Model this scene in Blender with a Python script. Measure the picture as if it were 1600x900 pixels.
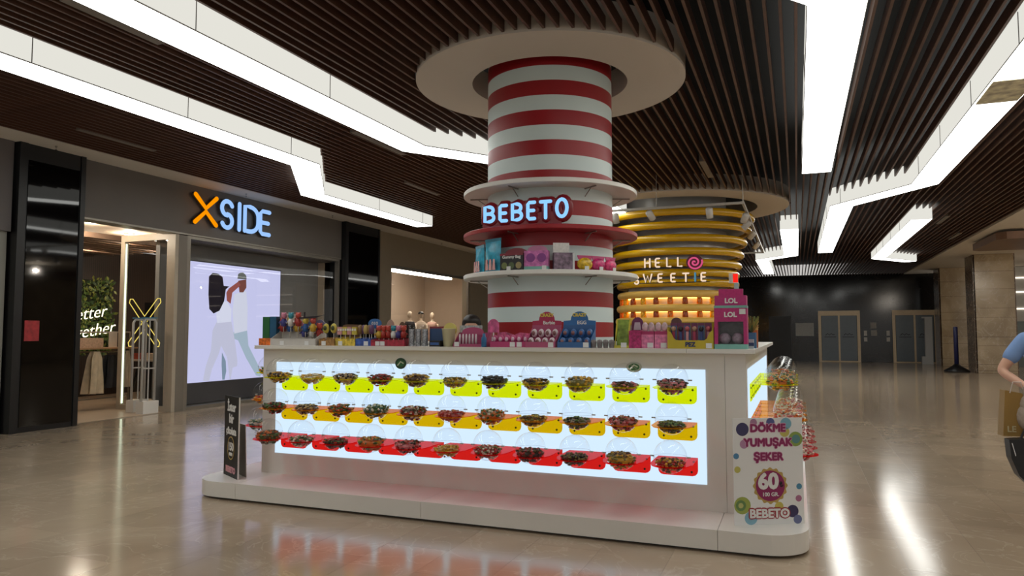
import bpy, math, random
from mathutils import Vector, Matrix
R = math.radians
PI = math.pi
scene = bpy.context.scene
for o in list(bpy.data.objects): bpy.data.objects.remove(o)
COL = scene.collection

# ------------------------------------------------------------------ camera
cd = bpy.data.cameras.new('camera'); cam = bpy.data.objects.new('camera', cd); COL.objects.link(cam)
cd.sensor_fit = 'HORIZONTAL'; cd.sensor_width = 36.0; cd.lens = 36.0 * 1130 / 1600
cd.clip_start = 0.05; cd.clip_end = 200
cam.location = (0, 0, 1.45)
cam.rotation_euler = (R(90 + 3.494), 0, R(21.458))
scene.camera = cam

# ------------------------------------------------------------------ world, lights, exposure
w = bpy.data.worlds.new('mall_ambience'); scene.world = w; w.use_nodes = True
w.node_tree.nodes['Background'].inputs['Color'].default_value = (1.0, 0.96, 0.91, 1)
w.node_tree.nodes['Background'].inputs['Strength'].default_value = 0.54
vs = scene.view_settings
vs.view_transform = 'Standard'; vs.look = 'None'; vs.gamma = 1.0; vs.use_curve_mapping = False
vs.exposure = 0.0
scene.cycles.use_denoising = True
scene.cycles.max_bounces = 8; scene.cycles.diffuse_bounces = 4; scene.cycles.glossy_bounces = 4
scene.cycles.transmission_bounces = 6; scene.cycles.transparent_max_bounces = 48
scene.cycles.caustics_reflective = False; scene.cycles.caustics_refractive = False
scene.cycles.sample_clamp_indirect = 6.0
LIGHT = 6.3      # radiance of the ceiling light boxes

# ------------------------------------------------------------------ materials
def lin(c):
    def f(v):
        v /= 255.0
        return v / 12.92 if v <= 0.04045 else ((v + 0.055) / 1.055) ** 2.4
    return tuple(f(v) for v in c)
MATS = {}
def mat(name, rgb, rough=0.5, metal=0.0, spec=0.5, var=0.0, scale=8.0, coat=0.0, emit=0.0, bump=0.0):
    if name in MATS: return MATS[name]
    m = bpy.data.materials.new(name); m.use_nodes = True; MATS[name] = m
    nt = m.node_tree; b = nt.nodes['Principled BSDF']; c = lin(rgb)
    b.inputs['Base Color'].default_value = (*c, 1); b.inputs['Roughness'].default_value = rough
    b.inputs['Metallic'].default_value = metal; b.inputs['Specular IOR Level'].default_value = spec
    b.inputs['Coat Weight'].default_value = coat
    if emit:
        b.inputs['Emission Color'].default_value = (*c, 1); b.inputs['Emission Strength'].default_value = emit
    if var or bump:
        tc = nt.nodes.new('ShaderNodeTexCoord'); n = nt.nodes.new('ShaderNodeTexNoise')
        n.inputs['Scale'].default_value = scale; n.inputs['Detail'].default_value = 4
        nt.links.new(tc.outputs['Object'], n.inputs['Vector'])
        if var:
            r = nt.nodes.new('ShaderNodeValToRGB')
            r.color_ramp.elements[0].color = (*[v * (1 - var) for v in c], 1)
            r.color_ramp.elements[1].color = (*[min(1, v * (1 + var)) for v in c], 1)
            r.color_ramp.elements[0].position = .3; r.color_ramp.elements[1].position = .7
            nt.links.new(n.outputs['Fac'], r.inputs['Fac']); nt.links.new(r.outputs['Color'], b.inputs['Base Color'])
        if bump:
            bp = nt.nodes.new('ShaderNodeBump'); bp.inputs['Strength'].default_value = bump
            nt.links.new(n.outputs['Fac'], bp.inputs['Height']); nt.links.new(bp.outputs['Normal'], b.inputs['Normal'])
    return m
def emat(name, rgb, strength):
    if name in MATS: return MATS[name]
    m = bpy.data.materials.new(name); m.use_nodes = True; MATS[name] = m
    nt = m.node_tree; nt.nodes.remove(nt.nodes['Principled BSDF'])
    e = nt.nodes.new('ShaderNodeEmission'); e.inputs['Color'].default_value = (*lin(rgb), 1); e.inputs['Strength'].default_value = strength
    nt.links.new(e.outputs[0], nt.nodes['Material Output'].inputs[0]); return m
def glass(name, tint=(1, 1, 1), ior=1.45, rough=0.0):
    if name in MATS: return MATS[name]
    m = bpy.data.materials.new(name); m.use_nodes = True; MATS[name] = m
    nt = m.node_tree; nt.nodes.remove(nt.nodes['Principled BSDF'])
    t = nt.nodes.new('ShaderNodeBsdfTransparent'); t.inputs[0].default_value = (*tint, 1)
    g = nt.nodes.new('ShaderNodeBsdfGlossy'); g.inputs['Roughness'].default_value = rough
    f = nt.nodes.new('ShaderNodeFresnel'); f.inputs['IOR'].default_value = ior
    mx = nt.nodes.new('ShaderNodeMixShader')
    ge = nt.nodes.new('ShaderNodeNewGeometry'); su = nt.nodes.new('ShaderNodeMath'); su.operation = 'SUBTRACT'; su.inputs[0].default_value = 1
    mu = nt.nodes.new('ShaderNodeMath'); mu.operation = 'MULTIPLY'
    nt.links.new(ge.outputs['Backfacing'], su.inputs[1]); nt.links.new(f.outputs[0], mu.inputs[0]); nt.links.new(su.outputs[0], mu.inputs[1])
    nt.links.new(mu.outputs[0], mx.inputs[0]); nt.links.new(t.outputs[0], mx.inputs[1]); nt.links.new(g.outputs[0], mx.inputs[2])
    nt.links.new(mx.outputs[0], nt.nodes['Material Output'].inputs[0]); return m
def acrylic(name, col):
    """dyed see-through sheet: tints what shines through it, with some body colour and a gloss"""
    m = bpy.data.materials.new(name); m.use_nodes = True; MATS[name] = m
    nt = m.node_tree; b = nt.nodes['Principled BSDF']
    b.inputs['Base Color'].default_value = (*col, 1); b.inputs['Roughness'].default_value = .12
    t = nt.nodes.new('ShaderNodeBsdfTransparent'); t.inputs[0].default_value = (*col, 1)
    mx = nt.nodes.new('ShaderNodeMixShader'); mx.inputs[0].default_value = .22
    nt.links.new(t.outputs[0], mx.inputs[1]); nt.links.new(b.outputs[0], mx.inputs[2])
    nt.links.new(mx.outputs[0], nt.nodes['Material Output'].inputs[0]); return m
def marble(name, c0, c1, rough, scale=1.2, island=False, vein=(210, 198, 180)):
    m = bpy.data.materials.new(name); m.use_nodes = True; MATS[name] = m
    nt = m.node_tree; b = nt.nodes['Principled BSDF']; N = nt.nodes.new; L = nt.links.new
    g = N('ShaderNodeNewGeometry')
    n = N('ShaderNodeTexNoise'); n.inputs['Scale'].default_value = scale; n.inputs['Detail'].default_value = 7; n.inputs['Distortion'].default_value = 1.2
    L(g.outputs['Position'], n.inputs['Vector'])
    r = N('ShaderNodeValToRGB'); r.color_ramp.elements[0].color = (*lin(c0), 1); r.color_ramp.elements[1].color = (*lin(c1), 1)
    r.color_ramp.elements[0].position = .35; r.color_ramp.elements[1].position = .68
    L(n.outputs['Fac'], r.inputs['Fac'])
    n2 = N('ShaderNodeTexNoise'); n2.inputs['Scale'].default_value = scale * 1.7; n2.inputs['Detail'].default_value = 9; n2.inputs['Distortion'].default_value = 2.0
    L(g.outputs['Position'], n2.inputs['Vector'])
    vr = N('ShaderNodeValToRGB'); e = vr.color_ramp.elements
    e[0].position = .485; e[0].color = (0, 0, 0, 1); e[1].position = .5; e[1].color = (.5, .5, .5, 1)
    e2 = vr.color_ramp.elements.new(.515); e2.color = (0, 0, 0, 1)
    L(n2.outputs['Fac'], vr.inputs['Fac'])
    mx = N('ShaderNodeMixRGB'); mx.inputs[2].default_value = (*lin(vein), 1)
    L(vr.outputs['Color'], mx.inputs[0]); L(r.outputs['Color'], mx.inputs[1])
    out = mx.outputs[0]
    if island:
        hs = N('ShaderNodeHueSaturation'); mr = N('ShaderNodeMapRange')
        mr.inputs['To Min'].default_value = .9; mr.inputs['To Max'].default_value = 1.08
        oi = N('ShaderNodeObjectInfo'); ad = N('ShaderNodeMath'); ad.operation = 'ADD'; fr = N('ShaderNodeMath'); fr.operation = 'FRACT'
        L(g.outputs['Random Per Island'], ad.inputs[0]); L(oi.outputs['Random'], ad.inputs[1]); L(ad.outputs[0], fr.inputs[0])
        L(fr.outputs[0], mr.inputs[0]); L(mr.outputs[0], hs.inputs['Value']); L(out, hs.inputs['Color']); out = hs.outputs[0]
    L(out, b.inputs['Base Color']); b.inputs['Roughness'].default_value = rough; b.inputs['Specular IOR Level'].default_value = .5
    return m
def stripes(name, c0, c1, scale, axis='Z', rough=.5):
    m = bpy.data.materials.new(name); m.use_nodes = True; MATS[name] = m
    nt = m.node_tree; b = nt.nodes['Principled BSDF']; tc = nt.nodes.new('ShaderNodeTexCoord')
    wv = nt.nodes.new('ShaderNodeTexWave'); wv.bands_direction = axis; wv.inputs['Scale'].default_value = scale
    r = nt.nodes.new('ShaderNodeValToRGB'); r.color_ramp.interpolation = 'CONSTANT'
    r.color_ramp.elements[0].color = (*lin(c0), 1); r.color_ramp.elements[1].color = (*lin(c1), 1); r.color_ramp.elements[1].position = .5
    nt.links.new(tc.outputs['Object'], wv.inputs['Vector']); nt.links.new(wv.outputs['Fac'], r.inputs['Fac'])
    nt.links.new(r.outputs['Color'], b.inputs['Base Color']); b.inputs['Roughness'].default_value = rough; return m

M_WHITE = mat('white_laminate', (222, 219, 212), .35, var=.02, scale=3)
M_WHITEP = mat('white_paint', (226, 222, 214), .6, var=.02, scale=2)
M_RED = mat('red_paint', (150, 8, 20), .4, var=.04, scale=3)
M_BLACKGLASS = mat('black_glass_cladding', (5, 5, 6), .04, var=.1, scale=1)
M_BLACKM = mat('black_metal', (20, 20, 22), .35, var=.1)
M_DARK = mat('dark_grey_cladding', (102, 96, 90), .5, var=.04, scale=1.5)
M_FRAME = mat('brushed_frame_metal', (150, 144, 134), .35, metal=.7, var=.05, scale=20)
M_CHROME = mat('polished_steel', (205, 205, 205), .12, metal=1.0, var=.02)
M_SLAT = mat('dark_wood_slat', (86, 57, 43), .5, var=.2, scale=5)
M_PLENUM = mat('black_plenum', (9, 9, 9), .9, var=.1)
M_LIGHTB = emat('light_box_bottom', (250, 250, 244), LIGHT)
M_LIGHTS = emat('light_box_side', (250, 248, 238), 0.82)
M_LIGHTF = mat('light_box_frame', (150, 150, 148), .5, var=.03)
M_GLASS = glass('clear_glass'); M_GLOBE = glass('globe_plastic', (.975, .98, .98), 1.45)
M_PANEL = emat('backlit_panel', (208, 231, 252), 1.08)
M_YEL = acrylic('yellow_acrylic', (1.0, 1.0, .0)); M_ORA = acrylic('orange_acrylic', (1.0, .55, .0)); M_REDA = acrylic('red_acrylic', (1.0, .015, .01))
M_SKIN = mat('skin', (205, 158, 132), .5, var=.05, scale=20)
M_HAIR = mat('dark_hair', (28, 22, 20), .45, var=.3, scale=60)
def colmat(rgb, rough=.4):
    g_ = sum(rgb) / 3; rgb = tuple(int((g_ * .18 + v * .82) * .93) for v in rgb)
    return mat('print_%d_%d_%d' % tuple(rgb), rgb, rough, var=.05, scale=12)

# ------------------------------------------------------------------ mesh helpers
class MB:
    def __init__(s): s.v = []; s.f = []; s.m = []
    def add(s, vs, fs, mi=0):
        k = len(s.v); s.v += [tuple(v) for v in vs]; s.f += [tuple(i + k for i in f) for f in fs]; s.m += [mi] * len(fs); return s
    def box(s, x0, x1, y0, y1, z0, z1, mi=0):
        return s.add([(x0, y0, z0), (x1, y0, z0), (x1, y1, z0), (x0, y1, z0), (x0, y0, z1), (x1, y0, z1), (x1, y1, z1), (x0, y1, z1)],
                     [(0, 3, 2, 1), (4, 5, 6, 7), (0, 1, 5, 4), (1, 2, 6, 5), (2, 3, 7, 6), (3, 0, 4, 7)], mi)
    def prism(s, poly, a, b, axis='z', mi=0):
        n = len(poly)
        def P(p, t): return (p[0], p[1], t) if axis == 'z' else ((p[0], t, p[1]) if axis == 'y' else (t, p[0], p[1]))
        vs = [P(p, a) for p in poly] + [P(p, b) for p in poly]
        fs = [tuple(range(n))[::-1], tuple(range(n, 2 * n))] + [(i, (i + 1) % n, n + (i + 1) % n, n + i) for i in range(n)]
        return s.add(vs, fs, mi)
    def lathe(s, prof, n=32, c=(0, 0, 0), mi=0, a0=0, a1=2 * PI, caps=True):
        full = abs(a1 - a0 - 2 * PI) < 1e-6; m = n if full else n + 1; vs = []; fs = []
        for r, z in prof:
            for i in range(m):
                t = a0 + (a1 - a0) * i / n; vs.append((c[0] + r * math.cos(t), c[1] + r * math.sin(t), c[2] + z))
        for j in range(len(prof) - 1):
            for i in range(n):
                i2 = (i + 1) % m; fs.append((j * m + i, j * m + i2, (j + 1) * m + i2, (j + 1) * m + i))
        if caps and full:
            if prof[0][0] > 1e-5: fs.append(tuple(range(m))[::-1])
            if prof[-1][0] > 1e-5: fs.append(tuple((len(prof) - 1) * m + i for i in range(m)))
        return s.add(vs, fs, mi)
    def sphere(s, c, rx, ry=None, rz=None, n=16, k=8, mi=0):
        ry = ry or rx; rz = rz or rx; vs = [(c[0], c[1], c[2] - rz)]; fs = []
        for j in range(1, k):
            p = -PI / 2 + PI * j / k
            for i in range(n): vs.append((c[0] + rx * math.cos(p) * math.cos(2 * PI * i / n), c[1] + ry * math.cos(p) * math.sin(2 * PI * i / n), c[2] + rz * math.sin(p)))
        vs.append((c[0], c[1], c[2] + rz)); T = len(vs) - 1
        for i in range(n): fs.append((0, 1 + (i + 1) % n, 1 + i)); fs.append((T, T - n + i, T - n + (i + 1) % n))
        for j in range(k - 2):
            for i in range(n): a = 1 + j * n; fs.append((a + i, a + (i + 1) % n, a + n + (i + 1) % n, a + n + i))
        return s.add(vs, fs, mi)
    def tube(s, pts, r, n=8, closed=False, flat=1.0, up=(0, 0, 1), mi=0, caps=True):
        """sweep a round section along pts; flat scales the section along `up`"""
        P = [Vector(p) for p in pts]; U = Vector(up); vs = []; fs = []; K = len(P)
        rr = r if isinstance(r, (list, tuple)) else [r] * K
        for i, p in enumerate(P):
            a = P[(i - 1) % K] if (closed or i) else p; b = P[(i + 1) % K] if (closed or i < K - 1) else p
            d = (b - a).normalized() if (b - a).length > 1e-9 else Vector((1, 0, 0))
            u = U if abs(d.dot(U)) < .95 else Vector((0, 1, 0))
            sd = d.cross(u).normalized(); u2 = sd.cross(d).normalized()
            for j in range(n):
                t = 2 * PI * j / n; vs.append(p + sd * (rr[i] * math.cos(t)) + u2 * (rr[i] * flat * math.sin(t)))
        for i in range(K if closed else K - 1):
            i2 = (i + 1) % K
            for j in range(n): fs.append((i * n + j, i * n + (j + 1) % n, i2 * n + (j + 1) % n, i2 * n + j))
        if caps and not closed: fs.append(tuple(range(n))[::-1]); fs.append(tuple((K - 1) * n + j for j in range(n)))
        return s.add(vs, fs, mi)
    def bar(s, a, b, r, n=8, mi=0): return s.tube([a, b], r, n, mi=mi)
    def mesh(s, name, mats, smooth=False):
        me = bpy.data.meshes.new(name); me.from_pydata([tuple(v) for v in s.v], [], s.f)
        for m in (mats if isinstance(mats, (list, tuple)) else [mats]): me.materials.append(m)
        me.polygons.foreach_set('material_index', s.m)
        if smooth: me.polygons.foreach_set('use_smooth', [True] * len(me.polygons))
        me.update(); return me
    def build(s, name, mats, parent=None, loc=(0, 0, 0), rz=0, smooth=False, label=None):
        return obj(name, s.mesh(name, mats, smooth), parent, loc, rz, label)
def obj(name, me, parent=None, loc=(0, 0, 0), rz=0, label=None):
    o = bpy.data.objects.new(name, me); COL.objects.link(o); o.location = loc; o.rotation_euler = (0, 0, rz)
    if parent: o.parent = parent
    if label: o['label'] = label
    return o
def tag(o, label, cat, group=None):
    o['label'] = label; o['category'] = cat
    if group: o['group'] = group
    return o
def thing(name, label, cat, loc=(0, 0, 0), rz=0, group=None):
    o = bpy.data.objects.new(name, None); COL.objects.link(o); o.location = loc; o.rotation_euler = (0, 0, rz)
    o.empty_display_size = .1; return tag(o, label, cat, group)
def struct(o): o['kind'] = 'structure'; return o
def stuff(o): o['kind'] = 'stuff'; return o
def text_mesh(body, size, mt, depth=.002, bold=0.0, shear=0.0, res=3, spacing=1.0):
    cu = bpy.data.curves.new('lettering', 'FONT'); cu.body = body; cu.size = size; cu.extrude = depth; cu.offset = min(0, bold)
    cu.align_x = 'CENTER'; cu.align_y = 'CENTER'; cu.shear = shear; cu.resolution_u = res; cu.space_character = spacing
    t = bpy.data.objects.new('lettering', cu); COL.objects.link(t)
    dg = bpy.context.evaluated_depsgraph_get(); dg.update()
    me = bpy.data.meshes.new_from_object(t.evaluated_get(dg)); bpy.data.objects.remove(t); bpy.data.curves.remove(cu)
    if bold > 0:          # thicken by laying the same outline round a small circle
        vs = [v.co.copy() for v in me.vertices]; fs = [tuple(p.vertices) for p in me.polygons]; b = MB()
        for k in range(9): b.add([v + (Vector((bold * math.cos(k * PI / 4), bold * math.sin(k * PI / 4), k * .00007)) if k < 8 else Vector((0, 0, .0006))) for v in vs], fs)
        bpy.data.meshes.remove(me); me = b.mesh('lettering', mt)
    me.materials.clear(); me.materials.append(mt); return me
def text(body, size, mt, parent, loc, face='front', depth=.0015, name='lettering', **k):
    """lettering on a vertical face: face='front' reads from -y, 'right' reads from +x"""
    o = obj(name, text_mesh(body, size, mt, depth, **k), parent, loc)
    o.rotation_euler = (PI / 2, 0, 0) if face == 'front' else (PI / 2, 0, PI / 2); return o
def arc(cx, cz, r, a0, a1, n=10): return [(cx + r * math.cos(R(a0 + (a1 - a0) * i / n)), cz + r * math.sin(R(a0 + (a1 - a0) * i / n))) for i in range(n + 1)]
def ell(cx, cz, rx, rz, a0=0, a1=360, n=20): return [(cx + rx * math.cos(R(a0 + (a1 - a0) * i / n)), cz + rz * math.sin(R(a0 + (a1 - a0) * i / n))) for i in range(n + 1)]
# stroke letters on a 1-high grid (x, z)
GLYPH = {
 'X': (.66, [[(0, 1), (.30, .56), (.60, 1)], [(0, 0), (.30, .44), (.60, 0)]]),
 'S': (.60, [arc(.29, .73, .27, 25, 270, 12) + arc(.29, .25, .26, 88, -155, 12)]),
 'I': (.12, [[(.06, 0), (.06, 1)]]),
 'D': (.62, [[(0, 0), (0, 1), (.22, 1)] + arc(.22, .62, .38, 85, 0, 6) + arc(.22, .38, .38, 0, -90, 6) + [(.1, 0)]]),
 'E': (.50, [[(.46, 1), (.1, 1), (0, .9), (0, .1), (.1, 0), (.46, 0)], [(.0, .5), (.4, .5)]]),
 'B': (.56, [[(0, 0), (0, 1), (.24, 1)] + arc(.24, .76, .24, 80, -80, 8) + [(.02, .52), (.26, .52)] + arc(.26, .26, .26, 80, -90, 8) + [(0, 0)]]),
 'T': (.60, [[(0, 1), (.6, 1)], [(.3, 1), (.3, 0)]]),
 'O': (.76, [ell(.38, .5, .38, .5)]),
 'H': (.56, [[(0, 0), (0, 1)], [(.56, 0), (.56, 1)], [(0, .5), (.56, .5)]]),
 'L': (.44, [[(0, 1), (0, 0), (.44, 0)]]),
 'W': (.86, [[(0, 1), (.22, 0), (.43, .8), (.64, 0), (.86, 1)]]),
}
def glyph(ch, size, stroke, depth, wx=1.0):
    """flat stroke letter in the x-z plane, front at -y"""
    b = MB(); rr = stroke / 2; fl = depth / stroke
    for p in GLYPH[ch][1]:
        closed = (abs(p[0][0] - p[-1][0]) + abs(p[0][1] - p[-1][1])) < 1e-6
        q = p[:-1] if closed else p
        pts = [Vector((x * size * wx, 0, z * size)) for x, z in q]
        if not closed:   # rounded ends
            def cap(a, bb): d = (a - bb).normalized(); return [a + d * rr, a + d * rr * .87, a + d * rr * .5]
            s0 = cap(pts[0], pts[1]); s1 = cap(pts[-1], pts[-2])
            rad = [rr * .05, rr * .5, rr * .87] + [rr] * len(pts) + [rr * .87, rr * .5, rr * .05]
            pts = s0 + pts + s1[::-1]
            b.tube(pts, rad, 10, flat=fl, up=(0, 1, 0))
        else: b.tube(pts, rr, 10, closed=True, flat=fl, up=(0, 1, 0))
    return b
ORD = ['first', 'second', 'third', 'fourth', 'fifth', 'sixth', 'seventh', 'eighth', 'ninth', 'tenth', 'eleventh', 'twelfth']
rnd = random.Random(7)

# ------------------------------------------------------------------ floor
M_TILE = marble('beige_marble', (164, 145, 123), (180, 161, 138), .135, .9, island=True, vein=(196, 180, 158))
M_GROUT = mat('grout', (126, 110, 92), .3, var=.05)
floor = struct(MB().box(-10.7, 14, -6, 39.2, -.12, -.0012).build('floor', M_GROUT))
TX, TY, G = .465, 1.0, .0008
def tile_mesh(): return MB().box(-TX / 2 + G, TX / 2 - G, -TY / 2 + G, TY / 2 - G, -.0012, 0)
tiles = []
i0 = int((-10.7 - .14) / TX) ; i1 = int((14 - .14) / TX)
ct, st = math.cos(R(21.458)), math.sin(R(21.458))
for i in range(i0, i1):
    off = (0.0, .32, .64, .18)[i % 4]
    for j in range(-9, 34):
        x = .14 + (i + .5) * TX; y = 5.77 + (j + .5) * TY + off - (1 if j > 20 else 0) * 0
        if y > 38.6: continue
        fw = -x * st + y * ct; rt = x * ct + y * st; vis = 0
        if fw > 3.6 and abs(rt / fw) < .73 and not (-5 < x < .05 and 5.3 < y < 9.9): vis = 1
        tiles.append((0 if vis else 1, math.hypot(x, y), x, y))
tiles.sort()
tm = tile_mesh().mesh('floor_tile', M_TILE)
rest = MB()
for k, (v, d, x, y) in enumerate(tiles):
    if k < 300 and v == 0: obj('floor_tile', tm, floor, (x, y, 0))
    else: rest.add([(x - TX / 2, y - TY / 2, 0), (x + TX / 2, y - TY / 2, 0), (x + TX / 2, y + TY / 2, 0), (x - TX / 2, y + TY / 2, 0)], [(0, 1, 2, 3)])
stuff(rest.build('floor_tiles_beyond', M_TILE, floor))

# ------------------------------------------------------------------ ceiling: slats, light boxes, discs
ZS = 4.22
HW = .215
PATHS = {
 'F1': [(-4.91, -3), (-4.91, 8.75), (-3.55, 10.65), (-3.55, 15.2)],
 'F2': [(-6.935, -3), (-6.935, 9.0), (-8.33, 11.05), (-8.33, 15.4)],
 'R1': [(-1.3, 3.85), (.35, 5.9), (.35, 12.45)],
 'R3': [(2.115, -2), (2.115, 14.1), (.905, 15.97), (.905, 25.2)],
 'R5': [(2.69, 18.55), (2.69, 27.9), (3.9, 29.58)],
 'R6': [(-.12, 19.15), (-.12, 25.8), (-1.09, 27.0), (-1.09, 33.6)],
}
LBL = {'F1': 'long white ceiling light box bending toward the red striped column',
       'F2': 'white zigzag ceiling light box nearest the dark shopfront on the left',
       'R1': 'straight white ceiling light box right of the striped column, ending above the floor',
       'R3': 'long white ceiling light box with a stained patch, bending left at far right',
       'R5': 'short zigzag ceiling light box nearest the stone pillars',
       'R6': 'distant white ceiling light box beside the yellow ringed column'}
DISCS = [((-2.51, 7.53), 1.48, .86), ((-2.49, 16.5), 2.4, 1.75)]
def offset_path(p, h):
    out = []
    for i, q in enumerate(p):
        q = Vector(q); a = Vector(p[i - 1]) if i else None; b = Vector(p[i + 1]) if i < len(p) - 1 else None
        d0 = (q - a).normalized() if a else (b - q).normalized(); d1 = (b - q).normalized() if b else d0
        n0 = Vector((-d0.y, d0.x)); n1 = Vector((-d1.y, d1.x)); n = (n0 + n1).normalized(); out.append(q + n * (h / max(.3, n.dot(n0))))
    return out
for key, p in PATHS.items():
    root = thing('ceiling_light', LBL[key], 'ceiling light', (p[0][0], p[0][1], 4.0), group='white light boxes under the slat ceiling')
    Lf = offset_path(p, HW); Rt = offset_path(p, -HW); O = Vector((p[0][0], p[0][1], 4.0))
    def T(q, z): return Vector((q.x, q.y, z)) - O
    for i in range(len(p) - 1):
        q = [T(Lf[i], 4.0), T(Lf[i + 1], 4.0), T(Rt[i + 1], 4.0), T(Rt[i], 4.0)]
        MB().add([v for v in q] + [v + Vector((0, 0, .01)) for v in q], [(0, 1, 2, 3), (7, 6, 5, 4), (0, 4, 5, 1), (1, 5, 6, 2), (2, 6, 7, 3), (3, 7, 4, 0)]).build('diffuser', M_LIGHTB, root)
        for sd, S in ((1, Lf), (-1, Rt)):
            a, b_ = T(S[i], 4.0), T(S[i + 1], 4.0); d = (b_ - a).normalized(); n = Vector((-d.y, d.x, 0)) * sd
            up = Vector((0, 0, .36)); lo = Vector((0, 0, .014))
            MB().add([a + lo, b_ + lo, b_ + up, a + up, a + lo - n * .01, b_ + lo - n * .01, b_ + up - n * .01, a + up - n * .01],
                     [(0, 1, 2, 3), (7, 6, 5, 4), (0, 4, 5, 1), (1, 5, 6, 2), (2, 6, 7, 3), (3, 7, 4, 0)]).build('side_diffuser', M_LIGHTS, root)
            MB().tube([a + Vector((0, 0, .006)), b_ + Vector((0, 0, .006))], .007, 4).build('edge_trim', M_LIGHTF, root)
            L_ = (b_ - a).length; k = 1
            while k * 1.9 < L_ - .3:
                c = a + d * (k * 1.9); MB().tube([c + n * .001 + Vector((0, 0, .01)), c + n * .001 + Vector((0, 0, .3))], .006, 4).build('joint_strip', M_LIGHTF, root); k += 1
    for e, o2 in ((0, 1), (-1, -2)):
        a, b_ = T(Lf[e], 4.0), T(Rt[e], 4.0); n = (Vector(p[e]) - Vector(p[o2])).normalized(); n3 = Vector((n.x, n.y, 0)) * .008; up = Vector((0, 0, .36)); lo = Vector((0, 0, .0))
        MB().add([a + lo, b_ + lo, b_ + up, a + up, a + lo + n3, b_ + lo + n3, b_ + up + n3, a + up + n3],
                 [(0, 1, 2, 3), (7, 6, 5, 4), (0, 4, 5, 1), (1, 5, 6, 2), (2, 6, 7, 3), (3, 7, 4, 0)]).build('end_diffuser', M_LIGHTS, root)
    if key == 'R3':      # water-stained ceiling patch under the diffuser
        m = mat('stained_diffuser', (226, 216, 186), .7, var=.4, scale=9)
        MB().box(-.2, .2, 10.5, 11.3, -.012, -.002).build('stained_panel', m, root, label='stained broken diffuser panel')
ceiling = struct(MB().box(-10.7, 14, -6, 39.2, 4.85, 4.95).build('ceiling', M_PLENUM))
def seg_dist(x, y, a, b):
    ax, ay = a; bx, by = b; dx, dy = bx - ax, by - ay; t = max(0, min(1, ((x - ax) * dx + (y - ay) * dy) / (dx * dx + dy * dy)))
    return math.hypot(x - ax - t * dx, y - ay - t * dy)
def blocked(x, y):
    for c, r, _ in DISCS:
        if math.hypot(x - c[0], y - c[1]) < r + .02: return True
    for p in PATHS.values():
        for a, b in zip(p, p[1:]):
            if abs(x - (a[0] + b[0]) / 2) < 3 and seg_dist(x, y, a, b) < HW + .012: return True
    return False
x = -9.90
while x < 4.80:
    y = -4.0; start = None
    while y < 39.05:
        bl = blocked(x, y)
        if not bl and start is None: start = y
        if start is not None and (bl or y > 38.98):
            if y - start > .15:
                MB().box(-.013, .013, 0, y - start, 0, .13).build('slat', M_SLAT, ceiling, (x, start, ZS))
            start = None
        y += .03
    x += .126
# recessed linear slots between the slats
for k, (sx, a, b) in enumerate([(-9.1, 6.9, 8.17), (-5.63, 4.1, 5.1), (-5.66, 8.38, 9.78), (-6.7, 11.66, 12.96), (-1.37, 11.92, 13.24), (3.43, 19.8, 21.1), (4.33, 23.4, 24.8)]):
    MB().box(sx - .05, sx + .05, a, b, ZS - .004, ZS + .13).build('air_slot', mat('air_slot_metal', (120, 112, 104), .5, var=.05), ceiling)
# dropped discs round the columns
for (c, r, ri), lb in zip(DISCS, ('white plaster ceiling disc around the red striped column', 'beige plaster ceiling disc above the yellow ringed column')):
    d = MB().lathe([(ri, .32), (ri, 0), (r, 0), (r, .32)], 96, caps=False).build('ceiling_disc', mat('disc_plaster', (205, 196, 184), .7, var=.02, scale=1), None, (c[0], c[1], 4.2), smooth=False)
    tag(d, lb, 'ceiling disc')
# plaster margins of the ceiling
struct(MB().box(-10.7, -9.94, -6, 39.2, ZS, ZS + .1).build('trim_1', M_WHITEP))
struct(MB().box(4.82, 14, -6, 39.2, ZS, ZS + .1).build('ceiling_right', mat('ceiling_plaster', (222, 214, 200), .7, var=.02)))
spr = MB()
for k, y in enumerate((7.4, 11.4, 14.3, 20.0)):
    o = MB().lathe([(.018, 0), (.018, -.02), (.006, -.025), (.006, -.06), (.02, -.062)], 10).build('sprinkler', M_CHROME, None, (-10.2, y, ZS))
    tag(o, '%s small sprinkler head from the left in the left ceiling margin' % ORD[k], 'sprinkler', 'sprinklers along the left ceiling margin')

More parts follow.
